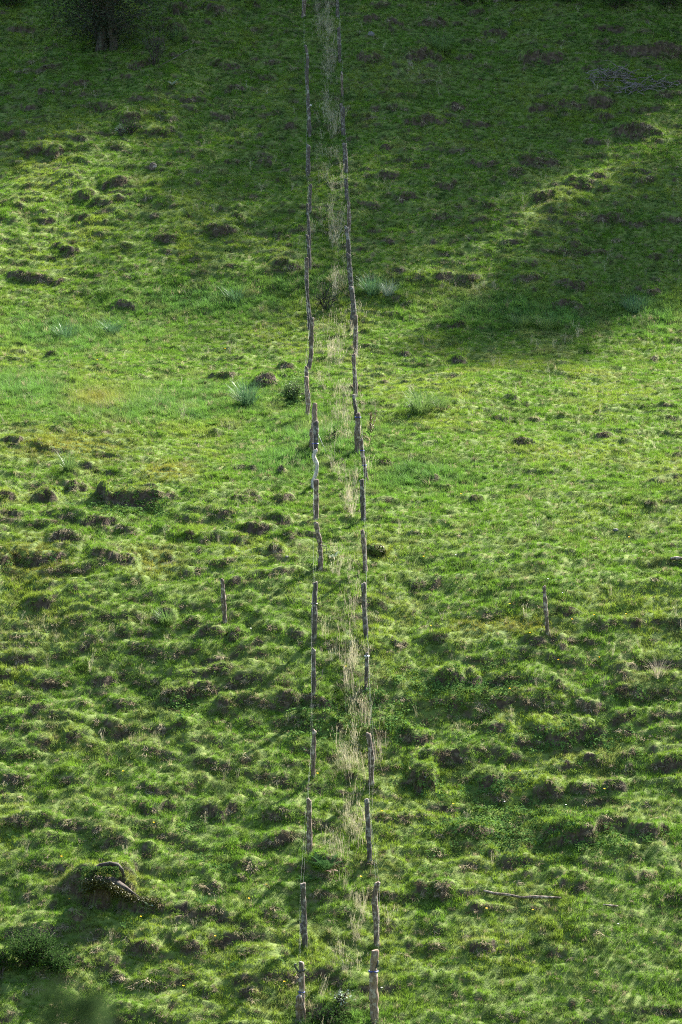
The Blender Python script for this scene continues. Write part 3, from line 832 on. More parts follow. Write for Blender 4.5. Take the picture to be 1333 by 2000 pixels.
def build_grass():
    # short grazed turf
    x, y, z = rand_points(300000)
    ris = lookup(RISER, x, y)
    keep = RNG.random(len(x)) > ris * .78 + .15 * lookup(BARE, x, y)
    x, y, z = x[keep], y[keep], z[keep]
    c, lush, px, py = green(x, y, z)
    nrm = normals(x, y)
    up = nrm * .6 + np.array([0, -.05, .75]) + RNG.normal(0, .16, (len(x), 3))
    sc = RNG.uniform(.5, .95, len(x)) * (1 + .45 * sstep(0, .7, fbm(x / 1.3, y / 1.6, 81, 3))) * (1 + .5 * lush)
    scatter('pasture_grass', 'short', np.stack([x, y, z], 1), up, sc, c, 'short grazed bright green turf covering the whole hillside', 'grass')
    # longer grass: lush belts and tussocks on hummock tops
    x, y, z = rand_points(90000)
    px, py = project(x, y, z)
    lush = ell(px, py, LUSH)
    w = lush * .85 + .42 * sstep(.0, .7, fbm(x / .8, y / .8, 91, 3)) * (1 + 1.2 * (lookup(BMP, x, y) > .10))
    rim = np.clip(lookup(RISER, x, y - .16) - lookup(RISER, x, y), 0, 1)
    w = w + .55 * rim * (RNG.random(len(x)) < .7)
    st = strip(x, y)
    w = w + .5 * np.exp(-((st - .5) / .45) ** 2)
    for p in L + Rr + POSTS['lone']:
        w = w + .9 * np.exp(-((x - p['base'].x) ** 2 + (y - p['base'].y + .05) ** 2) / .16 ** 2)
    k = RNG.random(len(x)) < w * .8
    k &= lookup(RISER, x, y) < .75
    x, y, z = x[k], y[k], z[k]
    c, lush, px, py = green(x, y, z)
    up = normals(x, y) * .35 + np.array([0, -.08, .9]) + RNG.normal(0, .12, (len(x), 3))
    sc = RNG.uniform(.45, .95, len(x)) * (.7 + .55 * lush)
    scatter('long_grass', 'tall', np.stack([x, y, z], 1), up, sc, c * (.75 + .5 * RNG.random((len(x), 1))), 'longer blue green grass growing in belts and tussocks', 'grass')
    # dry straw: the ungrazed strip between the rows, and patches
    x, y, z = rand_points(150000)
    px, py = project(x, y, z)
    st = strip(x, y)
    n = fbm(x / .9, y / 1.6, 101, 3)
    core = np.exp(-((st - .64) / .30) ** 2) * sstep(-.15, .75, n + .5 * ell(px, py, STRAW))
    w = core * .21 + ell(px, py, DRY) * .09 * sstep(-.1, .5, n) + .022 * sstep(.1, .6, n)
    k = RNG.random(len(x)) < w
    x, y, z, st = x[k], y[k], z[k], st[k]
    c = mixc(C(.40, .35, .24), C(.24, .23, .12), RNG.random(len(x)))
    up = np.repeat(np.array([[0, -.05, 1.0]]), len(x), 0) + RNG.normal(0, .12, (len(x), 3))
    sc = RNG.uniform(.5, 1.0, len(x)) * np.where(np.abs(st - .6) < .6, 1.0, .62)
    scatter('dry_grass', 'dry', np.stack([x, y, z], 1), up, sc * .92, c, 'tall pale straw between the fence rows and in dry patches', 'grass')
    # dead thatch hanging over the risers
    x, y, z = rand_points(420000)
    ris = lookup(RISER, x, y)
    k = RNG.random(len(x)) < ris * .75 * (1 - .6 * lookup(BARE, x, y)) + .015
    x, y, z = x[k], y[k], z[k]
    t = np.clip(RNG.random(len(x)) + .35 * fbm(x / .7, y / .7, 111, 2), 0, 1)
    c = mixc(C(.055, .043, .025), C(.25, .205, .125), t ** 1.4)
    gmask = (RNG.random(len(x)) < .5)[:, None]
    c = np.where(gmask, C(.075, .12, .022), c)
    up = normals(x, y) * .9 + np.array([0, 0, .4]) + RNG.normal(0, .15, (len(x), 3))
    scatter('dead_thatch', 'thatch', np.stack([x, y, z], 1), up, RNG.uniform(.6, 1.25, len(x)), c, 'brown dead grass hanging over the small earth banks', 'dead grass')
    # creeping herbs on some cushions
    x, y, z = rand_points(160000)
    px, py = project(x, y, z)
    w = ell(px, py, HERBY) * .75 + .05 * sstep(.2, .7, fbm(x / 1.2, y / 1.1, 121, 2))
    k = RNG.random(len(x)) < w
    x, y, z = x[k], y[k], z[k]
    c = mixc(C(.035, .075, .02), C(.075, .13, .03), RNG.random(len(x)))
    up = normals(x, y) + RNG.normal(0, .15, (len(x), 3))
    z = z + .02
    scatter('creeping_herbs', 'herb', np.stack([x, y, z], 1), up, RNG.uniform(.8, 1.5, len(x)), c, 'small leaved creeping herbs covering some of the mounds', 'ground cover')
build_grass()

# ------------------------------------------------------------------ plants, wood and stones
def leaves(cent, size, rng, elong=2.2, flat=.5, down=0.0):
    """one folded leaf of four corners at every centre"""
    cent = np.asarray(cent, float); n = len(cent)
    d = rng.normal(0, 1, (n, 3)); d[:, 2] = d[:, 2] * flat - down
    d /= np.linalg.norm(d, axis=1, keepdims=True)
    e = np.cross(d, rng.normal(0, 1, (n, 3)) * .6 + np.array([0, 0, 1.0])); e /= np.linalg.norm(e, axis=1, keepdims=True) + 1e-9
    nn = np.cross(d, e)
    s_ = (size * rng.uniform(.6, 1.3, n))[:, None]
    V = np.empty((n, 4, 3))
    V[:, 0] = cent - d * s_ * .5; V[:, 2] = cent + d * s_ * .5
    w = s_ * .5 / elong
    V[:, 1] = cent + e * w + nn * w * .3; V[:, 3] = cent - e * w + nn * w * .3
    return V.reshape(-1, 3), [(4 * i, 4 * i + 1, 4 * i + 2, 4 * i + 3) for i in range(n)]

def wob(p, q, n, amp, rr):
    p, q = Vector(p), Vector(q); Ld = (q - p).length
    out = []
    for i in range(n + 1):
        t = i / n
        j = Vector((rr.gauss(0, 1), rr.gauss(0, 1), rr.gauss(0, .6))) * amp * Ld * math.sin(math.pi * t)
        out.append(p.lerp(q, t) + j)
    return out

def tree(name, base, height, rad, lo, seed, label, group, tr=.16, stems=1, limbs=22, nleaf=9000, leaf=.12, mat='treeleaf', squash=1.0, elong=2.0):
    rr = random.Random(seed); rng = np.random.default_rng(seed)
    e = empty(name, base, label, 'tree', group)
    W = []; tips = []
    tops = []
    for k in range(stems):
        a = rr.uniform(0, 6.28)
        top = Vector((math.cos(a) * rad * .25 * (stems > 1), math.sin(a) * rad * .25 * (stems > 1), height * rr.uniform(.82, .92)))
        p = wob((rr.uniform(-.1, .1) * stems, 0, -.4), top, 9, .03, rr)
        W.append(tube(p, [max(.02, tr * (1.25 if i == 0 else 1) * (1 - .85 * i / 9)) for i in range(10)], 10, rough=.08, seed=seed))
        tops.append(p)
    cz = (lo + height) / 2; hz = (height - lo) / 2
    for k in range(limbs):
        p = rr.choice(tops)
        while True:
            v = Vector((rr.uniform(-1, 1), rr.uniform(-1, 1), rr.uniform(-1, 1)))
            if .45 < v.length < 1: break
        tgt = Vector((v.x * rad, v.y * rad, cz + v.z * hz))
        f = min(.95, max(.12, (tgt.z - rr.uniform(.2, .5) * rad) / height))
        i = f * 9; st = p[int(i)].lerp(p[min(9, int(i) + 1)], i - int(i))
        lp = wob(st, tgt, 6, .07, rr)
        r0 = max(.02, tr * .45 * (1 - f * .6))
        W.append(tube(lp, [r0 * (1 - .8 * j / 6) for j in range(7)], 6))
        for j in (2, 3, 4, 5, 6):
            for m in range(2):
                t2 = lp[j] + Vector((rr.gauss(0, 1), rr.gauss(0, 1), rr.gauss(0, .7))) * rad * .22
                W.append(tube(wob(lp[j], t2, 3, .08, rr), [.012, .01, .008, .005], 4))
                tips.append(t2)
    V, F = merge(W)
    mesh_obj('trunk', V, F, MAT['trunk'], e)
    T = np.array([tuple(t) for t in tips])
    idx = rng.integers(0, len(T), nleaf)
    wgt = rng.uniform(.10, .26, len(T))[idx][:, None] * rad * .75
    c = T[idx] + rng.normal(0, 1, (nleaf, 3)) * wgt * np.array([1, 1, .7])
    V, F = leaves(c, leaf, rng, elong, .6)
    mesh_obj('crown', V, F, MAT[mat], e, smooth=False)
    return e

def shrub(name, px, py, w, h, seed, label, mat='shrub', nleaf=900, leaf=.05, stems=14, group=None, cat='shrub', elong=2.0, open_=.16, depth=.8):
    b = at(px, py); s_ = px_scale(b); rr = random.Random(seed); rng = np.random.default_rng(seed)
    rw, hh = w / s_ / 2, h / s_
    e = empty(name, b, label, cat, group)
    W, tips = [], []
    for k in range(stems):
        a = rr.uniform(0, 6.28); q = math.sqrt(rr.random())
        tip = Vector((math.cos(a) * rw * q, math.sin(a) * rw * q * depth, hh * rr.uniform(.55, 1.0) * (1 - .45 * q * q)))
        p = wob((rr.uniform(-.1, .1) * rw, rr.uniform(-.1, .1) * rw, -.05), tip, 4, .08, rr)
        W.append(tube(p, [.013, .011, .009, .006, .004], 5))
        for j in (2, 3, 4): tips.append(p[j])
        for m in range(3):
            t2 = p[3] + Vector((rr.gauss(0, 1), rr.gauss(0, 1), rr.gauss(0, .8))) * rw * .35
            t2.z = max(.03, t2.z)
            W.append(tube([p[2], p[2].lerp(t2, .5) + Vector((0, 0, .02)), t2], [.007, .006, .003], 4)); tips.append(t2)
    V, F = merge(W); mesh_obj('stems', V, F, MAT['trunk'], e)
    T = np.array([tuple(t) for t in tips]); idx = rng.integers(0, len(T), nleaf)
    c = T[idx] + rng.normal(0, 1, (nleaf, 3)) * open_ * rw * np.array([1, 1, .8]); c[:, 2] = np.maximum(c[:, 2], .01)
    V, F = leaves(c, leaf, rng, elong, .6)
    mesh_obj('foliage', V, F, MAT[mat], e, smooth=False)
    return e

def clump(px, py, w, h, seed, label, mat='clump', n=150, bw=.012, name='grass_clump', cat='grass clump', group=None):
    b = at(px, py); s_ = px_scale(b); rr = random.Random(seed)
    rw, hh = w / s_ / 2, h / s_
    V, F = [], []
    for k in range(n):
        a = rr.uniform(0, 6.28); q = math.sqrt(rr.random()) * .45 * rw
        lean = rr.uniform(0, .75); ln = hh * rr.uniform(.7, 1.35)
        blade(V, F, (q * math.cos(a), q * math.sin(a) * .8, -.03), a + rr.gauss(0, .5), ln, bw * rr.uniform(.7, 1.3), lean, rr.uniform(.2, 1.7), 5, rr.uniform(-.5, .5))
    o = mesh_obj(name, V, F, MAT[mat], smooth=False); o.location = b
    return tag(o, label, cat, group)

def frond(V, F, base, az, ln, lean, droop, rr, wid=.28):
    c = Vector(base); ang = lean; n = 16
    d = Vector((math.cos(az), math.sin(az), 0)); sd = Vector((-math.sin(az), math.cos(az), 0))
    for i in range(n):
        t = d * math.sin(ang) + Vector((0, 0, math.cos(ang)))
        nx = c + t * (ln / n)
        if i > 1:
            lw = ln * wid * math.sin(math.pi * min(1, (i + 1) / (n + 1)) ** .7) * rr.uniform(.8, 1.1)
            for sg in (-1, 1):
                tip = c + sd * sg * lw + t * lw * .35 + Vector((0, 0, -.15 * lw))
                o = len(V); m_ = c.lerp(tip, .45); q = t * (ln / n * .42)
                V += [c - q * .5, m_ - q, tip, m_ + q]; F.append((o, o + 1, o + 2, o + 3))
        o = len(V); w_ = sd * .006
        V += [c - w_, c + w_, nx + w_, nx - w_]; F.append((o, o + 1, o + 2, o + 3))
        c = nx; ang += droop / n

def fern(px, py, h, seed, label, n=11, dead=0, name='fern'):
    b = at(px, py); s_ = px_scale(b); rr = random.Random(seed); e = empty(name, b, label, 'fern')
    for k in range(n + dead):
        V, F = [], []
        isdead = k >= n
        az = 6.28 * k / n + rr.uniform(-.3, .3)
        if isdead: az = -1.2 + .5 * (k - n)
        frond(V, F, (.04 * math.cos(az), .04 * math.sin(az), -.02), az, h / s_ * rr.uniform(.85, 1.25) * (.6 if isdead else 1), .9 if isdead else rr.uniform(.15, .6), 1.2 if isdead else rr.uniform(.9, 1.6), rr)
        mesh_obj('frond', V, F, MAT['fern_dead' if isdead else 'fern'], e, smooth=False)
    return e

def broadleaf(px, py, h, seed, label, n=9, mat='dock', stalks=0, name='dock_plant', lw=.32):
    b = at(px, py); s_ = px_scale(b); rr = random.Random(seed); e = empty(name, b, label, 'weed')
    for k in range(n):
        az = 6.28 * k / n + rr.uniform(-.3, .3); ln = h / s_ * rr.uniform(.7, 1.1); lean = rr.uniform(.3, .9); ang = lean
        d = Vector((math.cos(az), math.sin(az), 0)); sd = Vector((-math.sin(az), math.cos(az), 0)); c = Vector((0, 0, -.01)); V, F = [], []
        for i in range(6):
            w_ = ln * lw * math.sin(math.pi * (i + .6) / 6.6) * .5
            V += [c - sd * w_ + Vector((0, 0, w_ * .35)), c, c + sd * w_ + Vector((0, 0, w_ * .35))]
            c = c + (d * math.sin(ang) + Vector((0, 0, math.cos(ang)))) * ln / 5; ang += .22
        for i in range(5):
            for j in (0, 1):
                o = i * 3 + j; F.append((o, o + 1, o + 4, o + 3))
        mesh_obj('leaf', V, F, MAT[mat], e, smooth=True)
    for k in range(stalks):
        tip = Vector((rr.uniform(-.12, .16), rr.uniform(-.1, .1), h / s_ * rr.uniform(1.5, 2.2)))
        p = wob((0, 0, 0), tip, 5, .04, rr)
        W = [tube(p, [.007] * 6, 5)]
        rng = np.random.default_rng(seed + k)
        cc = np.array([tuple(p[-1].lerp(p[2], rng.random()) + Vector(rng.normal(0, .018, 3))) for _ in range(70)])
        W.append(tuple(leaves(cc, .03, rng, 1.4)))
        V, F = merge([(list(map(Vector, v)), f) for v, f in W])
        mesh_obj('seed_stalk', V, F, MAT['stalk'], e, smooth=False)
    return e

def lump(name, px, py, w, h, seed, mat, label, cat, sink=.3, group=None, rough=.25):
    b = at(px, py); s_ = px_scale(b); rr = random.Random(seed)
    import bmesh
    bm = bmesh.new(); bmesh.ops.create_icosphere(bm, subdivisions=3, radius=1)
    for v in bm.verts:
        c = v.co
        k = 1 + rough * (float(perlin(c.x * 1.7 + seed, c.y * 1.7 + c.z * 1.3, seed)) + .5 * float(perlin(c.z * 3 + seed, c.x * 3.1 + c.y, seed + 2)))
        v.co = Vector((c.x * w / 2 / s_, c.y * w / 2 / s_ * .8, c.z * h / 2 / s_)) * k
    me = bpy.data.meshes.new(name); bm.to_mesh(me); bm.free()
    me.polygons.foreach_set('use_smooth', [False] * len(me.polygons)); me.materials.append(MAT[mat])
    o = bpy.data.objects.new(name, me); COL.objects.link(o); o.location = b + Vector((0, h / s_ * .3, h / s_ * (.5 - sink)))
    return tag(o, label, cat, group)

# trees: the one at the upper left, and those at the top right; unseen ones right and uphill are added for shade
tree('silver_leaved_tree', at(206, 98), 6.0, 2.4, .75, 3, 'dark multi stemmed tree with silvery leaves at the upper left', None, tr=.15, stems=3, limbs=60, nleaf=34000, leaf=.095, mat='silver', elong=2.6)
iv = at(206, 98)
rng = np.random.default_rng(5)
cc = np.concatenate([rng.normal(0, 1, (260, 3)) * np.array([.16, .12, .16]) + np.array([.02, -.28, .85]), rng.normal(0, 1, (120, 3)) * np.array([.10, .10, .25]) + np.array([.30, -.2, .55]), rng.normal(0, 1, (300, 3)) * np.array([.25, .2, .3]) + np.array([-.15, -.15, .35])])
V, F = leaves(cc, .07, rng, 1.6)
o = mesh_obj('climbing_ivy', V, F, MAT['silver'], None, smooth=False); o.location = iv
tag(o, 'shiny leaved climber growing up the trunk of the dark tree', 'climber')
TREES = [(8.9, 135.2, 9.5, 2.6), (13.4, 137.0, 12.5, 3.0), (17.4, 133.5, 13.0, 3.2), (21.0, 129.0, 12.5, 3.2), (19.0, 138.5, 14.0, 3.2), (24.2, 134.5, 14.0, 3.2), (18.2, 123.0, 11.0, 3.0)]
TL = ['dark leafy tree whose foot shows at the top edge on the right', 'tall dark tree just beyond the upper right corner', 'broad dark tree outside the upper right corner', 'tree added for shade outside the right edge, second lowest on the slope',
      'tall tree uphill of the broad tree at the upper right corner', 'tree farthest to the right beyond the upper right corner', 'tree added for shade outside the right edge, lowest on the slope']  # the two outside the right edge are added to shade that side
ORD = ['first', 'second', 'third', 'fourth', 'fifth', 'sixth', 'seventh', 'eighth', 'ninth', 'tenth', 'eleventh']
for k in range(11):  # unseen near row, added to spread shade over the upper slope
    TREES.append((-3.0 + 2.9 * k + random.uniform(-.5, .5), 145.0 + random.uniform(-1.2, 1.2), random.uniform(12.5, 14.5), 2.8))
    TL.append(ORD[k] + ' tree from the left in the near row of unseen trees added uphill for shade')
for k in range(10):  # unseen far row, added to fill the gaps in that shade
    TREES.append((.5 + 3.1 * k + random.uniform(-.6, .6), 152.0 + random.uniform(-1.2, 1.2), random.uniform(14.5, 16.5), 3.0))
    TL.append(ORD[k] + ' tree from the left in the far row of unseen trees added uphill for shade')
for k, (x, y, h, r) in enumerate(TREES):
    h *= 1.5  # heightened so that their shade darkens the top of the slope
    z = float(base_h(np.array([x]), np.array([y]))[0])
    tree('shade_tree', Vector((x, y, z - .1)), h, r, 1.2 if k == 0 else 2.6, 40 + k, TL[k], 'trees above the slope', tr=.2, limbs=34, nleaf=6200, leaf=.26)
for k, (x, y, w, h, lab) in enumerate([(905, 6, 70, 60, 'dark bush at the top edge right of the fence'), (1010, 2, 90, 60, 'dark bush at the top edge left of the leafy tree'), (1110, 4, 90, 55, 'low dark bush at the top edge under the leafy tree'),
        (1205, 16, 90, 60, 'dark bush at the top edge just right of the leafy tree'), (1300, 12, 80, 60, 'dark bush in the upper right corner'), (545, 3, 50, 40, 'small dark bush at the top edge left of the fence'), (20, 12, 60, 40, 'dark bush in the upper left corner')]):
    shrub('bush', x, y, w, h, 70 + k, lab, nleaf=1500, leaf=.07, group='bushes along the top edge')

shrub('open_shrub', 302, 128, 62, 92, 11, 'open twiggy shrub standing right of the dark tree', nleaf=380, leaf=.06, stems=16, elong=3.0)
shrub('dark_shrub', 62, 1888, 105, 75, 12, 'dense dark green shrub near the lower left edge', nleaf=5200, leaf=.05, stems=30)
shrub('dark_shrub', 118, 1898, 66, 46, 13, 'smaller dark shrub right of the dense one near the lower left edge', nleaf=3000, leaf=.05, stems=22)
shrub('dark_shrub', 4, 1905, 30, 60, 14, 'black green shrub cut by the left edge near the bottom', nleaf=1600, leaf=.05)
shrub('twiggy_bush', 640, 606, 62, 66, 15, 'thin twiggy bush between the fence rows above the straw patch', nleaf=420, leaf=.05, elong=3.0)
shrub('round_bush', 573, 782, 46, 44, 16, 'small round green bush left of the orange brown post', mat='clump', nleaf=2200, leaf=.045, stems=24)
shrub('leafy_bush', 655, 2010, 70, 50, 17, 'dark leafy bush between the posts at the bottom edge', nleaf=900, leaf=.06)
shrub('pale_leaved_bush', 662, 1962, 46, 36, 18, 'pale leaved sprig between the bottom posts', mat='pale_leaf', nleaf=90, leaf=.07, stems=8)
shrub('dark_plant', 258, 262, 42, 36, 19, 'dark leafy plant on the upper left slope', nleaf=500, leaf=.05)
shrub('dark_plant', 236, 266, 24, 26, 20, 'small pale tipped plant left of the dark leafy plant', nleaf=200, leaf=.05, mat='pale_leaf')
shrub('young_sapling', 652, 866, 28, 38, 21, 'young broad leaved sapling between the rows by the blue cord', mat='dock', nleaf=70, leaf=.085, stems=7, elong=1.8)
broadleaf(724, 858, 26, 22, 'dock plant with brown seed stalks right of the thick pinkish post', n=8, stalks=4, lw=.26)
broadleaf(417, 832, 20, 23, 'yellow green broad leaved weed in the middle of the left pasture', n=11)
broadleaf(652, 1092, 22, 24, 'pale grey rosette between the rows below the leaning post', n=12, mat='pale_leaf', name='rosette_plant', lw=.14)
broadleaf(337, 168, 20, 25, 'pale spiky rosette below the open shrub at the upper left', n=14, mat='pale_leaf', name='rosette_plant', lw=.14)
broadleaf(288, 1772, 16, 26, 'pale leafed weed at the foot of the mossy log', n=8, mat='pale_leaf', name='rosette_plant', lw=.4)
fern(636, 1702, 46, 31, 'large green fern with a brown dead frond between the rows', n=15, dead=2)
fern(598, 1722, 26, 32, 'small fern beside the sawn post below the large fern', n=7)
fern(395, 1764, 26, 33, 'small pale fern above the mossy log', n=6)
clump(482, 790, 66, 52, 41, 'tall blue green grass clump left of the round bush', 'bluegrass', 260)
clump(822, 806, 80, 52, 42, 'big grass clump on a bank right of the fence', 'clump', 320)
clump(862, 800, 46, 36, 43, 'smaller grass clump at the right end of the bank', 'clump', 150)
clump(727, 578, 60, 44, 44, 'dark blue green tuft right of the crooked mossy post', 'bluegrass', 260)
clump(760, 577, 42, 30, 45, 'pale blue grey tuft, rightmost beside the crooked mossy post', 'pale_leaf', 170)
clump(130, 662, 80, 36, 46, 'wide blue green clump in the lush belt near the left edge', 'bluegrass', 240)
clump(220, 655, 46, 40, 47, 'taller bluish clump in the lush belt on the left', 'bluegrass', 200)
clump(1018, 640, 60, 34, 48, 'dark grass clump in the right lush belt, left of two', 'clump', 240)
clump(1068, 645, 60, 36, 49, 'dark grass clump in the right lush belt, right of two', 'clump', 240)
clump(860, 98, 70, 46, 50, 'tall arching grass clump near the top right of the fence', 'clump', 240)
clump(345, 82, 40, 40, 51, 'grassy tussock right of the open shrub near the top', 'clump', 200)
clump(460, 590, 50, 36, 52, 'grass clump in the lush belt left of the fence', 'bluegrass', 180)
clump(210, 575, 60, 22, 53, 'low dark tussock above the lush belt on the left', 'clump', 160)
clump(325, 1222, 44, 36, 54, 'dense tussock left of the lone grey post', 'clump', 260)
clump(135, 920, 36, 46, 55, 'dry topped tussock on the mossy left bank', 'clump', 150)
clump(1240, 610, 80, 40, 56, 'wide blue grass clump near the right edge', 'bluegrass', 220)
clump(1285, 1325, 44, 46, 57, 'straw coloured clump near the right edge', 'straw', 70, .006)
def straw(px, py, w, h, seed, label, n=55):
    b = at(px, py); s_ = px_scale(b); rr = random.Random(seed); rw, hh = w / s_ / 2, h / s_
    V, F = [], []
    for k in range(n):
        gx, gy = rr.gauss(0, .6) * rw, rr.gauss(0, 1.6) * rw
        ln = hh * rr.uniform(.3, 1.0) ** .8 * math.exp(-.35 * (gx / rw) ** 2)
        blade(V, F, (gx, gy, gz(b.x + gx, b.y + gy) - b.z - .03), rr.uniform(0, 6.28), ln, .006, rr.uniform(0, .32), rr.uniform(0, .7), 5)
        if k % 2 == 0:
            tip = V[-1]
            for j in range(3):
                blade(V, F, tip - np.array([0, 0, .025 * j]), rr.uniform(0, 6.28), .055, .008, rr.uniform(.2, .6), .3, 2)
    o = mesh_obj('straw_clump', V, F, MAT['straw'], smooth=False); o.location = b
    return tag(o, label, 'grass clump', 'straw clumps between the fence rows')
for k, a_ in enumerate([(636,58,40,55,'dry straw at the very top between the fence rows'), (650,128,24,45,'dry straw second from the top between the rows'), (656,258,18,55,'narrow straw beside the forked dark post'),
        (655,470,30,85,'tall straw beside the bluish grey post'), (668,560,20,50,'reddish straw beside the thick black post'), (640,648,52,36,'wide low straw patch below the twiggy bush'), (656,696,26,36,'small straw tuft left of the straight grey post'),
        (668,818,28,54,'upright straw clump above the young sapling'), (685,980,30,60,'pale fluffy straw clump left of the square right post'), (686,1002,22,22,'short brown tussock right below the fluffy straw clump'),
        (692,1195,44,70,'tall straw left of the dark brown right post'), (662,1270,50,60,'straw patch right of the knotted left post'), (684,1345,36,66,'straw left of the post with the white insulator'), (714,1415,20,66,'narrow straw column below the insulator post'),
        (738,1478,28,56,'straw right of the grey brown leaning post'), (690,1545,50,56,'straw left of the grey brown leaning post'), (700,1640,40,70,'straw left of the long brown post'), (660,1668,40,40,'brown straw just above the large fern')]):
    straw(a_[0], a_[1], a_[2], a_[3], 300 + k, a_[4])
mc = lump('moss_cushion', 736, 1085, 32, 24, 61, 'soil', 'yellow moss cushion right of the fence below the middle', 'moss cushion')
mv = np.array([tuple(v.co) for v in mc.data.vertices]); rng = np.random.default_rng(8)
V, F = leaves(mv[rng.integers(0, len(mv), 2600)] * rng.uniform(.94, 1.08, (2600, 1)) + rng.normal(0, .012, (2600, 3)), .035, rng, 1.6)
mesh_obj('moss_tufts', V, F, MAT['moss'], mc, smooth=False)

# wood
def piece(pxs, lift, radii, mat, name, parent, org, sides=9, rough=.12, seed=1):
    pts = []
    for (x, y), l in zip(pxs, lift):
        g = at(x, y); pts.append(g + Vector((0, 0, l)) - org)
    V, F = tube(pts, radii, sides, rough=rough, seed=seed)
    return mesh_obj(name, V, F, MAT[mat], parent)
def on_ray(x, y, depth):
    d = ray(x, y); return Vector(d * (depth / d[1]))
org = at(215, 1752)
LD = at(215, 1752).y - .10
lg = empty('fallen_log', org, 'mossy rotten root mound with an arched grey root on the lower left slope', 'log')
pp = [on_ray(x, y, LD + dy) - org for (x, y, dy) in [(158,1742,.25),(185,1722,.15),(222,1724,.05),(246,1736,-.02),(262,1746,-.06),(274,1754,-.1)]]
V, F = tube(pp, [.05, .12, .12, .06, .03, .02], 14, rough=.35, seed=4); mesh_obj('trunk', V, F, MAT['trunk'], lg)
pp = [on_ray(x, y, LD + .15) - org for (x, y) in [(172,1722),(182,1703),(196,1691),(215,1686),(230,1689),(239,1699),(243,1712)]]
V, F = tube(pp, [.07, .055, .045, .04, .04, .035, .02], 9, rough=.3, seed=6); mesh_obj('arched_root', V, F, MAT['trunk'], lg)
rng = np.random.default_rng(9)
cc = []
for i in range(5200):
    t = rng.random(); x = 160 + 150 * t; b_ = on_ray(x, 1724 + 36 * t - 16 * math.sin(math.pi * min(1, t * 1.7)) + abs(rng.normal(0, 9)), LD + rng.uniform(-.22, .2)) - org
    cc.append(tuple(b_ + Vector((0, 0, rng.normal(0, .03)))))
V, F = leaves(np.array(cc), .04, rng, 1.5); mesh_obj('moss', V, F, MAT['moss'], lg, smooth=False)
cc = np.array([tuple(on_ray(rng.uniform(160, 232), 1692 + abs(rng.normal(0, 14)), LD + rng.uniform(-.05, .2)) - org) for _ in range(1100)])
V, F = leaves(cc, .05, rng, 1.8); mesh_obj('ivy_leaves', V, F, MAT['shrub'], lg, smooth=False)

def fallen(pxs, radii, mat, label, name='fallen_branch', lift=.05):
    org = at(*pxs[0]); d0 = org.y
    pts = []
    for (x, y) in pxs:
        g = at(x, y + 4); pts.append(Vector((on_ray(x, y, g.y).x, g.y, gz(g.x, g.y) + lift)) - org)
    V, F = tube(pts, radii, 9, rough=.1, seed=3)
    o = mesh_obj(name, V, F, MAT[mat]); o.location = org
    return tag(o, label, 'branch')
fallen([(945,1743),(968,1748),(990,1752),(1020,1757),(1045,1757),(1070,1756),(1096,1757)], [.02,.03,.028,.024,.034,.028,.014], 'grey', 'long weathered fallen branch lying on the lower right slope', lift=.065)
fallen([(1178,1769),(1192,1770),(1207,1771)], [.012,.022,.016], 'grey', 'short weathered stick lying right of the long branch', lift=.05)
fallen([(1310,1092),(1322,1091),(1334,1093)], [.03,.05,.03], 'grey', 'grey wood chunk at the right edge', 'wood_chunk', .05)
fallen([(318,130),(340,118),(362,104),(378,96)], [.013,.012,.01,.006], 'bark', 'thin dead branch leaning right of the open shrub', lift=.12)
lump('stump', 299, 334, 15, 22, 81, 'grey', 'small grey tree stump on the upper left slope', 'stump', .2)
lump('stone', 725, 70, 14, 12, 82, 'stone', 'grey stone beside the dark bank near the top', 'stone')
lump('stone', 1203, 1037, 12, 7, 83, 'stone', 'small grey stone in the right pasture', 'stone')
lump('stone', 560, 1090, 8, 5, 84, 'stone', 'tiny stone by the bare hollow left of the fence', 'stone')

def brush(px, py, w, h, n, seed, label):
    b = at(px, py); s_ = px_scale(b); rr = random.Random(seed); e = empty('brush_heap', b, label, 'brush heap', 'heaps of dead branches')
    rw, hh = w / s_ / 2, h / s_
    for k in range(n):
        a = rr.uniform(0, 6.28)
        c = Vector((rr.uniform(-1, 1) * rw, rr.uniform(-.6, .6) * rw, 0)); c.z = gz(b.x + c.x, b.y + c.y) - b.z + rr.uniform(.0, .7) * hh
        d = Vector((math.cos(a), math.sin(a) * .7, rr.uniform(-.3, .6))) * rr.uniform(.25, .6)
        V, F = tube(wob(c - d, c + d, 5, .1, rr), [.012, .014, .013, .011, .009, .005], 5)
        mesh_obj('twig', V, F, MAT['twig'], e)
    return e
brush(1195, 160, 80, 34, 42, 91, 'heap of dead grey branches on the upper right slope')
brush(1245, 180, 70, 22, 26, 92, 'lower flatter heap of dead branches right of the first heap')
brush(1300, 172, 40, 14, 12, 93, 'small scatter of dead twigs by the right edge near the top')

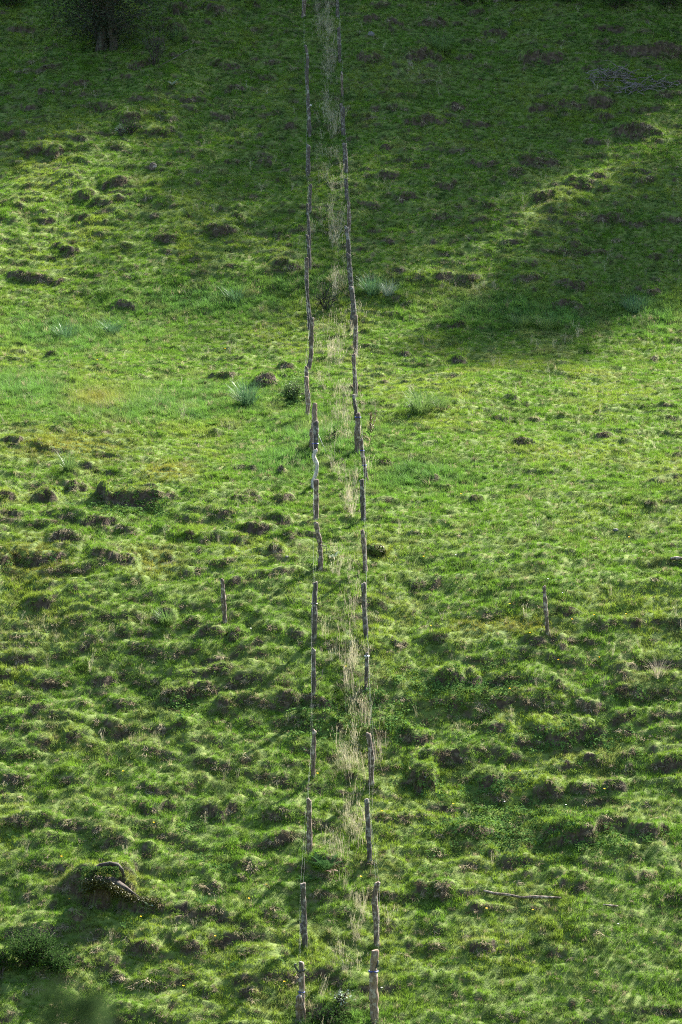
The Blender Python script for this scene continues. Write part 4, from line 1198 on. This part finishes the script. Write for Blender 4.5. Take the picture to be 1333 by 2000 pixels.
# dandelions and white flowers
def flower(px, py, mat, name, label, group, r=.022):
    b = at(px, py); rr = random.Random(int(px * 7 + py)); e = empty(name, b, label, 'flower', group)
    hh = rr.uniform(.10, .16)
    V, F = tube([Vector((0, 0, -.02)), Vector((.005, 0, hh * .5)), Vector((.01, -.01, hh))], [.004] * 3, 5); mesh_obj('stem', V, F, MAT['clump'], e)
    V, F = [], []
    for k in range(12):
        a = 6.283 * k / 12; o = len(V); c = Vector((.01, -.01, hh)); d = Vector((math.cos(a), math.sin(a), .35 if k % 2 else .8)); sd = Vector((-math.sin(a), math.cos(a), 0))
        V += [c, c + d * r * .7 - sd * r * .3, c + d * r * 1.15, c + d * r * .7 + sd * r * .3]; F.append((o, o + 1, o + 2, o + 3))
    mesh_obj('flower_head', V, F, MAT[mat], e, smooth=False)
for (x, y) in [(1228,1062),(841,1237),(995,1192),(1160,1212),(827,1100),(1117,1221),(1035,1250),(995,1361),(1222,1214),(1170,1296),(620,1525),(135,1770),(520,1745),(486,1768),(420,1845),(555,1928),(275,1805),(120,1683),(950,1790),(705,1728),(1040,1790),(885,1586),(1180,1557),(745,1600),(240,1520),(358,1940),(190,713),(440,690),(675,1315),(900,975),(1015,1520),(1090,1300),(300,1620)]:
    flower(x, y, 'yellow', 'dandelion', 'small yellow dandelion flower in the pasture grass', 'dandelions in the pasture')
for (x, y) in [(1098,1168),(890,1095),(1070,1143),(1105,1585),(985,1580),(745,1945),(1207,1820),(830,1530),(490,1240)]:
    flower(x, y, 'petal', 'white_flower', 'small white flower in the pasture grass', 'white flowers in the pasture', .018)

# shrub in front of the camera, its out-of-focus tip shows at the bottom edge
def near_shrub():
    y = 8.0; x = (178 - 666.5) / FPX * 8.1
    z0 = float(base_h(np.array([x]), np.array([y]))[0]); d = ray(178, 1952); top = d[2] / d[1] * y
    e = empty('foreground_shrub', (x, y, z0), 'blurred dark shrub tip at the bottom edge on the left', 'shrub')
    rr = random.Random(2); rng = np.random.default_rng(2); hh = top - z0; W = []; tips = []
    for k in range(9):
        t = Vector((rr.gauss(0, .05), rr.gauss(0, .06), hh * rr.uniform(.6, .97)))
        if k == 0: t = Vector((.0, 0, hh))
        p = wob((0, 0, -.1), t, 5, .03, rr); W.append(tube(p, [.008, .007, .006, .005, .004, .002], 5)); tips += [tuple(q) for q in p[2:]]
    V, F = merge(W); mesh_obj('stems', V, F, MAT['trunk'], e)
    T = np.array(tips); c = T[rng.integers(0, len(T), 2600)] + rng.normal(0, .024, (2600, 3)); c[:, 2] = np.minimum(c[:, 2], hh)
    V, F = leaves(c, .045, rng, 1.8); mesh_obj('foliage', V, F, MAT['treeleaf'], e, smooth=False)
near_shrub()
